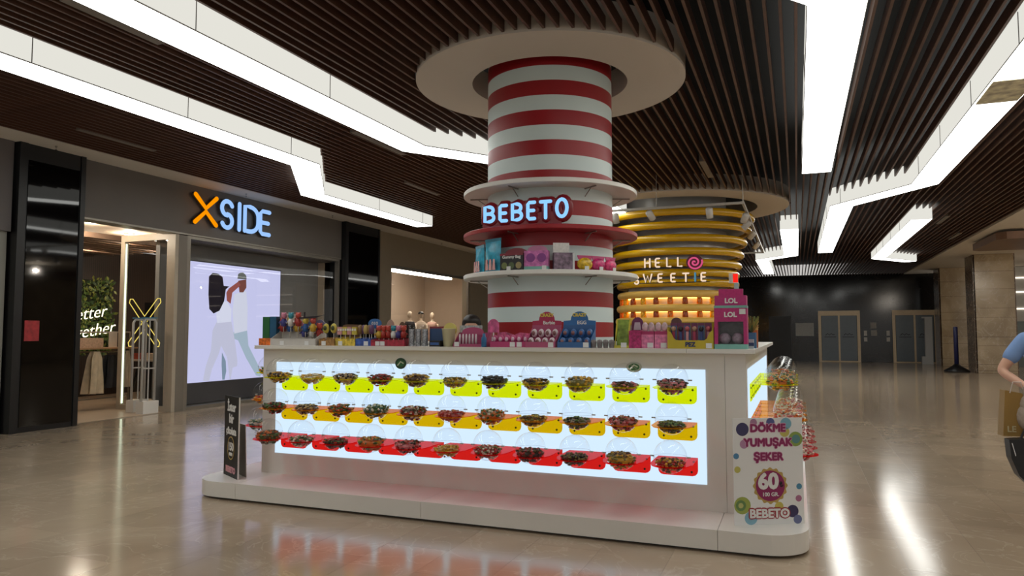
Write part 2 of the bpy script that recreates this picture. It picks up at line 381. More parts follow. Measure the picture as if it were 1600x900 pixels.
# ------------------------------------------------------------------ back wall with lifts
M_BMARB = marble('black_marble', (10, 10, 11), (26, 25, 25), .12, .5, vein=(60, 58, 56))
wb = struct(MB().box(-10.7, 6.35, 39.0, 39.2, 0, 4.3).build('wall_back', M_BMARB))
M_BRONZE = mat('champagne_metal', (196, 176, 146), .35, metal=.3, var=.05)
M_DOORG = mat('grey_lift_door', (104, 114, 122), .3, metal=.1, var=.04)
for n, (x0, x1) in enumerate(((1.0, 2.87), (4.27, 6.15))):
    root = bpy.data.objects.new('door_%d' % (n + 1), None); COL.objects.link(root); root.location = ((x0 + x1) / 2, 39.0, 0); struct(root)
    hw = (x1 - x0) / 2
    MB().box(-hw, -hw + .13, -.07, 0, 0, 2.5).box(hw - .13, hw, -.07, 0, 0, 2.5).box(-hw + .13, hw - .13, -.07, 0, 2.26, 2.5).box(-hw + .13, hw - .13, -.06, 0, 0, .05).build('door_frame', M_BRONZE, root)
    for s in (-1, 1):
        lx0, lx1 = (-hw + .15, -.03) if s < 0 else (.03, hw - .15)
        lf = MB().box(lx0, lx1, -.045, -.01, .06, 2.25).build('door_leaf', M_DOORG, root)
        c = (lx0 + lx1) / 2
        lg = MB().tube([(c - .2, -.05, 1.3), (c - .12, -.05, 1.38), (c - .03, -.05, 1.31), (c + .05, -.05, 1.38), (c + .12, -.05, 1.32), (c + .2, -.05, 1.34)], .018, 5, flat=.3, up=(0, 1, 0)).box(c - .26, c + .26, -.048, -.046, 1.2, 1.225)
        lg.build('logo', mat('logo_black', (14, 14, 16), .4), lf)
    MB().box(-.04, .04, -.06, -.02, .05, 2.26).build('centre_post', M_BRONZE, root)
root = bpy.data.objects.new('door_3', None); COL.objects.link(root); root.location = (-.78, 39.0, 0); struct(root)
MB().box(-.47, .47, -.05, 0, 0, 2.2).build('door_leaf', mat('grey_fire_door', (52, 50, 50), .5, var=.05), root)
MB().box(-.53, -.47, -.07, 0, 0, 2.26).box(.47, .53, -.07, 0, 0, 2.26).box(-.53, .53, -.07, 0, 2.2, 2.26).build('door_frame', M_BLACKM, root)
MB().box(-.4, .4, -.12, -.05, 1.0, 1.06).build('push_bar', M_BLACKM, root)
tag(MB().box(-.42, .42, -.02, 0, -.32, .32).build('notice_board', mat('notice_paper', (190, 190, 186), .6, var=.08, scale=20), None, (.37, 38.995, 1.58)), 'pale notice panel on the black wall left of the lifts', 'notice')
for x, z0, z1, lb in ((3.45, 1.62, 1.92, 'upper small notice between the two lifts'), (3.47, 1.27, 1.55, 'lower small notice between the two lifts')):
    tag(MB().box(-.13, .13, -.02, 0, z0, z1).build('notice', mat('notice_paper2', (180, 178, 172), .6, var=.1, scale=30), None, (x, 39.0, 0)), lb, 'notice')
for x, lb in ((3.1, 'lift call panel beside the left lift'), (4.08, 'lift call panel beside the right lift')):
    t = thing('call_panel', lb, 'call panel', (x, 39.0, 1.0))
    MB().box(-.07, .07, -.025, 0, .28, .52).build('upper_plate', mat('button_plate', (214, 212, 206), .4), t)
    MB().box(-.07, .07, -.025, 0, 0, .2).build('lower_plate', mat('button_plate', (214, 212, 206), .4), t)

# ------------------------------------------------------------------ right side: stone pillars, canopy, shop beyond
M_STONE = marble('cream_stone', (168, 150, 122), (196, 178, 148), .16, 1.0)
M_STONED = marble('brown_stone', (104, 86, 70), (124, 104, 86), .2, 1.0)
def pillar(x0, x1, y0, y1, lb, name='stone_pillar'):
    root = thing(name, lb, 'pillar', ((x0 + x1) / 2, (y0 + y1) / 2, 0)); hx, hy = (x1 - x0) / 2, (y1 - y0) / 2
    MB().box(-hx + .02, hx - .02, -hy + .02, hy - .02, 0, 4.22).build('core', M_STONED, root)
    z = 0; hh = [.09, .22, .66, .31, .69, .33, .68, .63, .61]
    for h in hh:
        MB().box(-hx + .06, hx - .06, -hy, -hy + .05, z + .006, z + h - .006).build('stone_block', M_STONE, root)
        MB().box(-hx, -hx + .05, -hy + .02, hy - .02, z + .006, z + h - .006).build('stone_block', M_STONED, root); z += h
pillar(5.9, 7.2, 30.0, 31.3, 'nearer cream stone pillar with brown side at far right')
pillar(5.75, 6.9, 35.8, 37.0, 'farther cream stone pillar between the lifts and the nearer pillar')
cn = thing('wood_canopy', 'brown wooden canopy edge hanging below the white ceiling at far right', 'canopy', (5.0, 22.8, 3.95))
MB().prism([(.1, .2), (.3, 0), (6, 0), (6, 3.2), (.3, 3.2), (.1, 3.0)], 0, .2).build('canopy_body', mat('brown_veneer', (112, 78, 52), .4, var=.15, scale=3), cn)
sf = thing('far_shopfront', 'bright shopfront beyond the cream pillars at the right edge', 'shop', (7.0, 36.0, 0))
MB().box(.25, 6.9, 0, .3, 0, 4.2).build('shop_wall', mat('shop_wall_pale', (190, 190, 186), .6, var=.05), sf)
for z in (3.1, 2.4, 3.7): MB().box(.3, 6.9, -.04, 0, z, z + .06).build('light_strip', emat('warm_strip', (255, 240, 220), 1.6), sf)
MB().box(.3, 6.9, -.03, 0, .0, 1.9).build('shop_glass', mat('shop_glass_dark', (110, 122, 120), .1), sf)
for k, (lx, ly) in enumerate(((7.0, 8.0), (7.0, 14.0), (7.6, 20.0), (9.5, 25.5), (9.5, 14.0), (9.5, 31.0))):  # added fill downlights, put in to brighten the stone pillars and right floor
    t = thing('downlight', '%s added round fill downlight from the camera in the white ceiling on the right' % ORD[k], 'downlight', (lx, ly, ZS), group='added fill downlights of the white ceiling')
    MB().lathe([(.1, 0), (.1, -.02), (.075, -.02), (.07, 0)], 20, caps=False).build('bezel', M_WHITEP, t); MB().lathe([(.0, -.012), (.072, -.012)], 20, caps=False).build('lens', emat('downlight_lens', (255, 236, 210), 12), t)
    ld = bpy.data.lights.new('added_fill_lamp', 'POINT'); ld.energy = 60; ld.color = (1, .9, .76); ld.shadow_soft_size = .03
    lo = bpy.data.objects.new('added_fill_lamp', ld); COL.objects.link(lo); lo.parent = t; lo.location = (0, 0, -.3)
struct(MB().box(13.95, 14.1, 17, 36.4, 0, 4.22).build('wall_right', M_STONE))
t = thing('stanchion', 'dark blue queue post on a black base before the stone pillars', 'stanchion', (5.42, 30.7, 0))
MB().lathe([(.42, 0), (.42, .05), (.2, .18), (.08, .28)], 20).build('base', M_BLACKM, t, smooth=True)
MB().lathe([(.075, .26), (.075, 1.62), (.06, 1.65)], 14).build('post', mat('dark_blue', (34, 38, 84), .4), t, smooth=True)
t = thing('white_post', 'tall white post standing before the right lift', 'post', (5.57, 37.6, 0))
MB().box(-.15, .15, -.1, .1, 0, 2.15).build('post', mat('post_white', (206, 208, 208), .5), t); MB().box(-.25, -.13, -.1, .1, 2.08, 2.15).box(-.3, -.15, -.12, .12, 0, .35).build('bracket', mat('post_white', (206, 208, 208), .5), t)

# ------------------------------------------------------------------ left wall: dark fashion shop
XF = -10.55
wl = struct(MB().box(-10.9, -10.62, -6, 3.98, 0, 4.3).build('wall_left', M_DARK))
def black_pillar(y0, y1, lb):
    root = thing('black_pillar', lb, 'pillar', (-10.45, (y0 + y1) / 2, 0)); h = (y1 - y0) / 2
    MB().box(-.6, 0, -h, h, 0, 4.22).build('core', M_BLACKM, root)
    MB().box(0, .012, -h + .14, h - .1, .08, 3.98).build('mirror_panel', M_BLACKGLASS, root)
    MB().box(-.0, .02, -h, -h + .12, .0, 4.22).build('edge_strip', M_BLACKM, root); MB().box(0, .02, h - .08, h, .0, 4.22).build('edge_strip', M_BLACKM, root)
    return root
bp1 = black_pillar(7.03, 8.08, 'black glass-clad pillar left of the shop entrance')
MB().box(.014, .02, -.36, -.14, 1.32, 1.62).build('notice', mat('red_notice', (160, 40, 44), .5, var=.3, scale=14), bp1, label='small red notice sheet')
black_pillar(15.2, 16.8, 'black glass-clad pillar right of the lit advertising screen')
# neighbour shop strip at the very left
nb = thing('left_shopfront', 'grey shopfront strip at the left picture edge', 'shop', (-10.5, 6.0, 0))
MB().box(-.3, -.02, -2, 1.0, 2.9, 4.22).build('fascia', mat('neighbour_fascia', (96, 90, 88), .5), nb)
MB().box(-.3, -.1, -2, 1.0, 0, 2.9).build('pale_panel', mat('neighbour_panel', (150, 148, 138), .4), nb)
# fascia and structure
fa = thing('shop_fascia', 'dark grey fascia board above the fashion shop entrance and window', 'fascia', (XF, 11.64, 3.29))
MB().box(-.3, 0, -3.54, 3.54, 0, .93).build('board', M_DARK, fa)
MB().box(-.32, .004, -3.54, 3.54, -.03, 0).build('lower_edge', M_FRAME, fa)
# sign letters X S I D E : y runs to the right as seen from the hall
sg = thing('shop_sign', 'illuminated XSIDE letters, orange X and pale blue SIDE, on the dark fascia', 'sign', (-10.45, 10.35, 3.50))
M_ORL = emat('orange_letter', (255, 150, 0), 1.0); M_BLL = emat('blue_letter', (158, 200, 255), 1.0)
for ch, yy, wd, hh in (('X', .0, 1.68, .52), ('S', .66, 1.02, .52), ('I', 1.12, 1, .52), ('D', 1.31, 1.27, .51), ('E', 1.77, 1.25, .48)):
    b = glyph(ch, hh, .09, .05, wd)
    o = b.build('letter', M_ORL if ch == 'X' else M_BLL, sg, (0, yy, .02), smooth=True); o.rotation_euler = (0, 0, PI / 2)
    q = glyph(ch, hh, .105, .05, wd).build('letter_shell', M_BLACKM, sg, (-.05, yy, .02)); q.rotation_euler = (0, 0, PI / 2)
# entrance: jambs, floor strip, interior
def part(name, m, root, *boxes):
    b = MB()
    for q in boxes: b.box(*q)
    return b.build(name, m, root)
wl2 = struct(part('wall_left_post', mat('grey_post', (122, 114, 104), .45, var=.03), None, (-10.75, -10.57, 10.105, 10.30, 0, 3.25)))
M_SHOPW = mat('shop_wall_beige', (196, 178, 154), .7, var=.03); M_SHOPD = stripes('shop_dark_tiles', (44, 36, 34), (58, 47, 43), 6, 'Y', .5)
M_SHOPF = mat('shop_floor', (186, 166, 144), .35, var=.06, scale=2)
shop = struct(part('wall_shop', M_SHOPD, None, (-15.2, -15.0, 5, 17, 0, 3.4)))
struct(part('floor_shop', M_SHOPF, None, (-15.0, -10.7, 5, 15.2, -.05, .003)))
struct(part('ceiling_shop', mat('shop_ceiling', (205, 186, 162), .7, var=.02), None, (-15.0, -10.86, 5, 15.2, 3.42, 3.5)))
struct(part('wall_shop_side', M_SHOPW, None, (-15.0, -10.9, 4.9, 5.0, 0, 3.4), (-15.0, -10.9, 15.2, 15.3, 0, 3.4)))
sl = thing('shop_ceiling_slats', 'brown slatted ceiling raft inside the fashion shop', 'ceiling raft', (-13.2, 10.2, 3.2))
for k in range(9): part('slat', mat('shop_slat', (104, 84, 70), .5), sl, (-1.4 + k * .3, -1.3 + k * .3, -1.6, 1.8, 0, .1))
# real lamps of the shop: ceiling downlights
for k, (lx, ly) in enumerate(((-11.7, 9.2), (-12.4, 10.6), (-13.4, 9.5), (-13.0, 11.8), (-11.9, 12.6), (-14.0, 11.0))):
    t = thing('downlight', '%s round downlight from the entrance in the fashion shop ceiling' % ORD[k], 'downlight', (lx, ly, 3.42), group='fashion shop downlights')
    MB().lathe([(.1, 0), (.1, -.02), (.075, -.02), (.07, 0)], 20, caps=False).build('bezel', M_WHITEP, t)
    MB().lathe([(.0, -.012), (.072, -.012)], 20, caps=False).build('lens', emat('downlight_lens', (255, 236, 210), 12), t)
    ld = bpy.data.lights.new('downlight_lamp', 'POINT'); ld.energy = 55; ld.color = (1, .86, .68); ld.shadow_soft_size = .03
    lo = bpy.data.objects.new('downlight_lamp', ld); COL.objects.link(lo); lo.parent = t; lo.location = (0, 0, -.12)
# side return of the display window, with a light strip and a neon X behind it
rg = thing('entrance_glass', 'framed glass return of the shop window beside the entrance with glowing edge strip', 'glass panel', (-11.25, 10.06, 0))
part('frame', mat('return_frame', (176, 164, 146), .45, var=.03), rg, (-.68, -.58, -.04, .04, 0, 3.28), (.48, .68, -.04, .04, 0, 3.28), (-.58, .48, -.04, .04, 3.16, 3.28), (-.58, .48, -.04, .04, 0, .1))
part('pane', M_GLASS, rg, (-.58, .48, -.006, .006, .1, 3.16))
part('light_strip', emat('green_white_strip', (240, 255, 225), 1.6), rg, (-.57, -.552, -.03, -.008, .12, 3.12))
nx = thing('neon_x', 'yellow neon outline letter X behind the entrance glass', 'neon sign', (-11.48, 10.2, 1.63))
M_NEON = emat('yellow_neon', (250, 225, 110), 1.0)
for s, lb in ((1, 'upper'), (-1, 'lower')):
    pts = []
    A = [(-.36, .42), (0, .03), (.36, .42)]
    out = [(-.40, .38), (-.38, .45), (-.31, .45), (0, .12), (.31, .45), (.38, .45), (.40, .38), (.05, .0), (-.05, .0)]
    MB().tube([(a, 0, s * b) for a, b in out], 0.008, 6, closed=True, up=(0, 1, 0)).build('tube', M_NEON, nx)
# security antennas
for k, (ax, ay, lb) in enumerate(((-10.85, 9.72, 'white security gate antenna nearest the hall in the shop entrance'), (-11.25, 9.86, 'white security gate antenna standing deeper in the shop entrance'))):
    t = thing('security_antenna', lb, 'antenna', (ax, ay, 0), group='security gate antennas')
    part('base', M_WHITEP, t, (-.09, .09, -.13, .2, 0, .22))
    MB().tube([(0, -.1, .2), (0, -.1, 1.62), (0, -.06, 1.68), (0, .14, 1.68), (0, .18, 1.62), (0, .18, .2)], .022, 8, up=(1, 0, 0)).build('loop', mat('antenna_grey', (190, 188, 184), .4), t, smooth=True)
    MB().bar((0, .04, .2), (0, .04, 1.66), .012).bar((0, -.1, .8), (0, .18, .8), .012).build('inner_bars', mat('antenna_grey', (190, 188, 184), .4), t)
    part('cap', colmat((70, 150, 200)), t, (-.03, .03, -.1, .18, 1.7, 1.715))
# green plant wall with neon lettering
gw = thing('plant_wall', 'green foliage wall panel behind the clothes rail in the shop', 'plant wall', (-13.75, 10.6, 1.0))
part('backing', mat('moss_backing', (30, 38, 20), .9), gw, (-.06, 0, -.75, .72, 0, 1.55))
b = MB(); rr = random.Random(3)
for k in range(1500):
    y, z = rr.uniform(-.76, .74), rr.uniform(0, 1.56); a = rr.uniform(0, 2 * PI); L = rr.uniform(.05, .11); t_ = rr.uniform(.2, 1); xx = rr.uniform(0, .12)
    d = Vector((t_ * .6, math.cos(a), math.sin(a))).normalized(); s_ = d.cross(Vector((1, 0, 0))).normalized() * L * .3; o0 = Vector((xx, y, z))
    b.add([o0, o0 + d * L * .5 + s_, o0 + d * L, o0 + d * L * .5 - s_], [(0, 1, 2, 3)], rr.randrange(3))
stuff(b.build('foliage', [mat('leaf_a', (70, 98, 34), .5), mat('leaf_b', (44, 70, 26), .5), mat('leaf_c', (120, 130, 52), .5)], gw))
ns = thing('neon_lettering', 'white neon script reading Better together on the plant wall', 'neon sign', (-13.55, 10.62, 1.66))
for wd, z, y in (('Better', .16, -.02), ('together', -.2, .03)):
    o = text(wd, .36, emat('white_neon', (255, 244, 214), 2.2), ns, (0, y, z), 'right', depth=.006, shear=.35, bold=-.006); o.rotation_euler = (PI / 2, R(-9), PI / 2)
# clothes rail with garments
cr = thing('clothes_rail', 'low metal clothes rail with a shelf behind the black pillar in the shop', 'clothes rail', (-12.3, 9.9, 0))
MB().bar((0, -.75, .0), (0, -.75, 1.45), .015).bar((0, .7, 0), (0, .7, 1.45), .015).bar((0, -.75, 1.45), (0, .7, 1.45), .015).bar((0, -.75, 1.08), (0, .7, 1.08), .015).bar((0, -.75, .2), (0, .7, .2), .012).build('frame', M_FRAME, cr)
part('shelf', mat('light_wood', (176, 136, 98), .5, var=.1), cr, (-.22, .22, -.75, .7, 1.13, 1.16))
def garment(name, lb, cat, loc, wd, h, col, n=9):
    b = MB(); vs = []; fs = []
    for j in range(7):
        v = j / 6
        for i in range(n):
            u = i / (n - 1) - .5; wv = wd * (.55 + .5 * v if j else .3); vs.append((.05 * math.sin(i * 1.9 + j * .3) * (.3 + v) + .06, u * wv, -h * v))
    for j in range(6):
        for i in range(n - 1): a = j * n + i; fs.append((a, a + 1, a + n + 1, a + n))
    k = len(vs); vs2 = [(-x_, y_, z_) for x_, y_, z_ in vs]; fs2 = [tuple(k + q for q in f[::-1]) for f in fs]
    b.add(vs + vs2, fs + fs2); return tag(b.build(name, mat('cloth_%d_%d_%d' % col, col, .9, var=.12, scale=9), None, loc, smooth=True), lb, cat)
garment('hanging_shirt', 'cream shirt hanging at the near end of the clothes rail', 'shirt', (-12.15, 9.72, 1.09), .34, .78, (214, 196, 166))
garment('hanging_coat', 'dark grey coat hanging in the middle of the clothes rail', 'coat', (-12.2, 10.1, 1.02), .36, .62, (56, 56, 58))
garment('hanging_shirt', 'cream shirt hanging at the far end of the clothes rail', 'shirt', (-12.2, 10.42, 1.09), .2, .7, (224, 208, 184))
tag(part('storage_basket', mat('pink_straw', (196, 160, 132), .8, var=.2, scale=30), None, (-12.45, -12.1, 9.35, 9.85, 1.16, 1.34)), 'woven basket on the rail shelf below the neon lettering', 'basket')
tag(part('price_board', mat('board_white', (206, 196, 186), .6, var=.05), None, (-12.25, -12.23, 10.08, 10.25, 1.16, 1.46)), 'small white price board standing on the rail shelf', 'price board')
t = thing('display_table', 'display table with folded clothes behind the entrance glass', 'table', (-12.4, 11.4, 0))
part('table_top', mat('table_white', (196, 184, 168), .5), t, (-.5, .5, -.45, .45, .86, .9))
for sx in (-1, 1):
    for sy in (-1, 1): MB().tube([(sx * .42, sy * .36, 0), (sx * .25, sy * .22, .86)], .03, 6).build('leg', M_BLACKM, t)
for k, (px, py, c) in enumerate(((-.2, -.2, (150, 60, 40)), (.15, -.2, (196, 180, 160)), (-.2, .2, (60, 70, 84)), (.2, .2, (214, 200, 180)))):
    b = MB()
    for j in range(4): b.box(-.14 + .005 * j, .14 - .004 * j, -.17, .17 - .006 * j, j * .03, j * .03 + .027)
    tag(b.build('folded_clothes', mat('cloth_%d_%d_%d' % c, c, .9), None, (-12.4 + px, 11.4 + py, .9)), ('rust', 'beige', 'slate', 'cream')[k] + ' pile of folded clothes on the display table', 'clothes')
sh = thing('wall_shelf', 'shelf unit with stacked clothes seen through the entrance glass', 'shelf', (-13.2, 12.6, 0))
part('upright', M_BLACKM, sh, (-.2, .2, -.7, -.66, 0, 2.1), (-.2, .2, .66, .7, 0, 2.1))
for z in (.5, .95, 1.4, 1.85): part('board', mat('table_white', (196, 184, 168), .5), sh, (-.2, .2, -.66, .66, z, z + .03))
# display window: frame, pane, screen
wn = bpy.data.objects.new('window_1', None); COL.objects.link(wn); wn.location = (-10.62, 12.7, 0); struct(wn)
part('window_frame', M_FRAME, wn, (-.05, .05, -2.4, -2.32, 0, 3.27), (-.05, .05, 2.38, 2.45, 0, 3.27), (-.05, .05, -2.32, 2.38, 3.2, 3.27), (-.05, .05, -2.32, 2.38, 0, .06))
part('pane', M_GLASS, wn, (-.008, .004, -2.32, .0, .06, 3.2)); part('pane', M_GLASS, wn, (-.008, .004, .006, 2.38, .06, 3.2))
M_DISP = mat('display_grey', (132, 130, 128), .5, var=.03)
for nm, q in zip(('wall_display', 'ceiling_display', 'floor_display'), ((-11.35, -11.25, 10.3, 15.2, 0, 3.4), (-11.25, -10.7, 10.3, 15.2, 3.2, 3.25), (-11.25, -10.66, 10.3, 15.2, .0, .04))): struct(part(nm, M_DISP, None, q))
part('pelmet', mat('display_dark', (70, 70, 74), .4), wn, (-.5, -.34, -2.3, 2.4, .06, .46))
sc = thing('advert_screen', 'large lit advertising screen showing a couple in white clothes', 'screen', (-10.96, 12.045, .464))
S = lambda y, z: (y - 12.045, z - .464)
part('bezel', M_BLACKM, sc, (-.1, -.005, -1.385, 1.385, -.02, 2.393))
part('display', emat('screen_light', (206, 208, 246), .92), sc, (-.004, .0, -1.365, 1.365, 0, 2.373))
def printed(name, pts, col, lay, st=.9):
    MB().prism([S(*p) for p in pts], .0005 * lay, .0005 * lay + .0004, 'x').build(name, emat('ad_%d_%d_%d' % col, col, st), sc)
printed('printed_jeans', [(11.964, 1.45), (12.366, 1.5), (12.418, 1.162), (12.61, .901), (12.835, .595), (12.811, .477), (12.676, .511), (12.348, .909), (12.108, 1.275), (11.992, 1.312)], (168, 188, 204), 2)
printed('printed_jeans', [(11.653, 1.036), (11.764, .858), (11.785, .647), (11.743, .475), (11.681, .479), (11.652, .793)], (130, 152, 172), 2)
printed('printed_shirt', [(11.962, 2.24), (12.176, 2.3), (12.314, 2.33), (12.365, 2.003), (12.371, 1.484), (11.989, 1.419), (11.924, 1.881)], (216, 220, 238), 3)
printed('printed_face', [(12.067, 2.534), (12.306, 2.579), (12.316, 2.404), (12.227, 2.297), (12.111, 2.291)], (120, 74, 66), 4)
printed('printed_cap', [(12.041, 2.575), (12.063, 2.678), (12.13, 2.71), (12.214, 2.719), (12.303, 2.659), (12.316, 2.58)], (92, 96, 92), 5)
printed('printed_trousers', [(11.483, 1.65), (11.897, 1.67), (12.008, 1.276), (12.097, .846), (12.09, .739), (11.963, .709), (11.912, .477), (11.887, .466), (11.8, .927), (11.625, 1.176), (11.56, 1.004), (11.385, .701), (11.324, .484), (11.159, .484), (11.225, .777), (11.35, 1.078), (11.382, 1.489)], (200, 202, 226), 6)
printed('printed_vest', [(11.595, 2.065), (11.752, 2.088), (11.888, 1.934), (11.887, 1.667), (11.502, 1.634), (11.463, 1.828)], (222, 226, 246), 7)
printed('printed_arm', [(11.752, 2.1), (11.732, 2.264), (11.801, 2.356), (12.068, 2.516), (12.146, 2.448), (11.902, 2.273), (11.86, 2.039)], (150, 84, 78), 8)
printed('printed_hair', [(11.245, 2.565), (11.343, 2.645), (11.482, 2.642), (11.616, 2.581), (11.655, 2.401), (11.81, 2.399), (11.715, 2.334), (11.675, 2.085), (11.554, 1.889), (11.393, 1.826), (11.276, 1.915), (11.244, 2.205)], (34, 30, 36), 9)
# ------------------------------------------------------------------ second shop with mannequins
M_SH2 = mat('beige_cladding', (150, 138, 118), .5, var=.03)
f2 = thing('beige_shopfront', 'beige shopfront with a mannequin window beyond the black pillar', 'shop', (-10.55, 16.85, 0))
part('fascia', M_SH2, f2, (-.3, 0, 0, 22.2, 3.34, 4.22)); part('pilaster', M_SH2, f2, (-.3, .0, 0, .75, 0, 3.34)); part('end_panel', M_SH2, f2, (-.3, 0, 6.0, 22.2, 0, 3.34))
part('window_frame', M_FRAME, f2, (-.12, -.04, .75, .8, 0, 3.34), (-.12, -.04, 5.95, 6.0, 0, 3.34), (-.12, -.04, .8, 5.95, 3.26, 3.34), (-.12, -.04, .8, 5.95, 0, .08))
part('pane', M_GLASS, f2, (-.09, -.08, .8, 5.95, .08, 3.26))
M_MROOM = mat('mannequin_room', (196, 180, 162), .7, var=.02)
for nm, q in zip(('wall_room_rear', 'wall_room_near', 'wall_room_far', 'ceiling_room', 'floor_room'), ((-14.6, -14.5, 16.8, 27, 0, 3.9), (-14.5, -10.9, 16.8, 16.9, 0, 3.9), (-14.5, -10.9, 26.9, 27, 0, 3.9), (-14.5, -10.86, 16.9, 26.9, 3.8, 3.9), (-14.5, -10.7, 16.9, 26.9, -.02, .004))): struct(part(nm, M_MROOM, None, q))
part('linear_light', emat('shop2_linear', (255, 246, 232), 22.0), f2, (-1.9, -1.7, 3.9, 8.0, 3.45, 3.55))
mm = MB()
def mannequin(x, y, lb, top, cap=False):
    t = thing('mannequin', lb, 'mannequin', (x, y, .35), rz=R(20))
    part('plinth', M_WHITEP, t, (-.25, .25, -.25, .25, -.35, 0))
    body = MB().tube([(0, 0, .0), (0, 0, .75), (0, 0, .95), (0, 0, 1.1), (0, 0, 1.35), (0, 0, 1.46), (0, 0, 1.52), (0, .0, 1.6)], [.1, .14, .16, .13, .19, .14, .05, .05], 14)
    body.sphere((0, -.01, 1.71), .085, .1, .12, 16, 10)
    for s in (-1, 1): body.tube([(s * .17, 0, 1.4), (s * .22, .0, 1.15), (s * .2, -.06, .88)], [.055, .045, .035], 8)
    body.build('body', mat('mannequin_cream', (232, 214, 192), .4), t, smooth=True)
    MB().tube([(0, 0, .72), (0, 0, .95), (0, 0, 1.1), (0, 0, 1.35), (0, 0, 1.47)], [.19, .18, .15, .21, .15], 14).build('top', colmat(top, .9), t, smooth=True)
    if cap: MB().lathe([(.1, 1.74), (.098, 1.8), (.05, 1.84), (0, 1.845)], 14).box(-.08, .08, -.22, -.06, 1.74, 1.75).build('cap', colmat((30, 30, 32)), t)
mannequin(-12.5, 22.1, 'mannequin in a dark jacket, leftmost in the beige shop window', (44, 40, 46))
mannequin(-12.5, 22.9, 'mannequin in a dark cap in the beige shop window', (214, 192, 170), True)
mannequin(-12.5, 23.75, 'bare-headed mannequin in a pink top in the beige shop window', (226, 178, 160))

# ------------------------------------------------------------------ red striped column
CX, CY = -2.51, 7.53
colm = thing('striped_column', 'round column with red and white horizontal stripes and three ring shelves', 'column', (CX, CY, 0))
RC = .685
M_COLW = mat('column_white', (206, 220, 218), .4, var=.02, scale=2)
zs = [0] + [4.18 - .1545 * k for k in range(18, -1, -1)] + [4.335, 4.6]
white_first = False
for k in range(len(zs) - 1):
    z0, z1 = zs[k], zs[k + 1]; red = (k % 2 == 1)
    if k == len(zs) - 2: red = False
    MB().lathe([(RC, z0), (RC, z1)], 72, caps=False).build('red_band' if red else 'white_band', M_RED if red else M_COLW, colm, smooth=True)
for zt, m in ((2.965, M_WHITE), (2.505, M_RED), (2.06, M_WHITE)):
    s_ = MB().lathe([(RC, -.045), (.945, -.045), (.95, -.04), (.95, -.005), (.945, 0), (RC, 0)], 96, caps=False).build('ring_shelf', [m], colm, (0, 0, zt))
    for k in range(6):
        a = k * PI / 3 + .35; ca, sa = math.cos(a), math.sin(a)
        MB().tube([(RC * ca, RC * sa, -.13), (.8 * ca, .8 * sa, -.05)], .005, 5).bar((RC * ca, RC * sa, -.05), (.88 * ca, .88 * sa, -.052), .007).build('shelf_bracket', M_FRAME, s_)
# BEBETO sign on the red shelf
bs = thing('bubble_sign', 'illuminated pale blue BEBETO letters on a red backing above the shelf', 'sign', (-2.98, 6.72, 2.505))
M_BLET = emat('pale_blue_letter', (140, 200, 255), 1.15); M_BRED = mat('sign_red', (128, 12, 26), .35, var=.03)
xx = .055
for k, (ch, wd) in enumerate((('B', .2), ('E', .17), ('B', .2), ('E', .17), ('T', .2), ('O', .2))):
    sz = .150 + .004 * k; z0 = .062 + .002 * k; wx = (wd - .095) / (GLYPH[ch][0] * sz)
    if ch == 'T': sz *= .96
    glyph(ch, sz, .036, .03, wx).build('letter', M_BLET, bs, (xx, -.03, z0), smooth=True)
    glyph(ch, sz, .112, .05, wx).build('backing', M_BRED, bs, (xx, 0, z0), smooth=True)
    xx += wd - .035
MB().box(.02, .86, -.012, .012, .004, .13).build('backing_plate', M_BRED, bs)
# ------------------------------------------------------------------ kiosk: plinth, counter, worktop
def rrect(x0, x1, y0, y1, r, n=8):
    p = []
    for cx, cy, a in ((x1 - r, y1 - r, 0), (x0 + r, y1 - r, 90), (x0 + r, y0 + r, 180), (x1 - r, y0 + r, 270)):
        p += [(cx + r * math.cos(R(a + 90 * i / n)), cy + r * math.sin(R(a + 90 * i / n))) for i in range(n + 1)]
    return p
BX0, BX1, BY0, BY1 = -5.05, .045, 5.0, 10.06
pl = thing('kiosk_plinth', 'low white plinth with rounded corners under the candy kiosk', 'plinth', (CX, CY, 0))
L_ = lambda p: [(a - CX, b - CY) for a, b in p]
outer = rrect(BX0, BX1, BY0, BY1, .28)
xs = [-4.52, -2.72, -.515]
def clip(poly, axis, v, keep_less):
    out = []; n = len(poly)
    for i in range(n):
        a, b = poly[i], poly[(i + 1) % n]; ia = (a[axis] <= v) == keep_less; ib = (b[axis] <= v) == keep_less
        if ia: out.append(a)
        if ia != ib: t = (v - a[axis]) / (b[axis] - a[axis]); out.append((a[0] + t * (b[0] - a[0]), a[1] + t * (b[1] - a[1])))
    return out
edges = [BX0 - 1] + xs + [BX1 + 1]
for a, b in zip(edges, edges[1:]):
    poly = clip(clip(clip(outer, 0, b - .0015, True), 0, a + .0015, False), 1, 6.03, True)
    MB().prism(L_(poly), .02, .15).build('plinth_section', M_WHITE, pl)
inset = rrect(BX0 + .05, BX1 - .05, BY0 + .05, BY1 - .05, .25)
for shape, z0, z1, nm, mm_ in ((outer, .02, .15, 'plinth_section', M_WHITE), (inset, 0, .02, 'recessed_foot', M_BLACKM)):
    mid = clip(clip(shape, 1, 9.0, True), 1, 6.033, False)
    for poly in (clip(mid, 0, -4.15, True), clip(mid, 0, -.86, False), clip(shape, 1, 9.003, False)) + ((clip(shape, 1, 6.03, True),) if z0 == 0 else ()):
        MB().prism(L_(poly), z0, z1).build(nm, mm_, pl)
FX0, FX1, FY0, FY1 = -4.67, -.35, 5.5, 9.56
ctr = thing('candy_counter', 'white square counter with glowing front panel around the striped column', 'counter', (CX, CY, .15))
D = .5
def cbox(name, m, x0, x1, y0, y1, z0, z1): return MB().box(x0 - CX, x1 - CX, y0 - CY, y1 - CY, z0 - .15, z1 - .15).build(name, m, ctr)
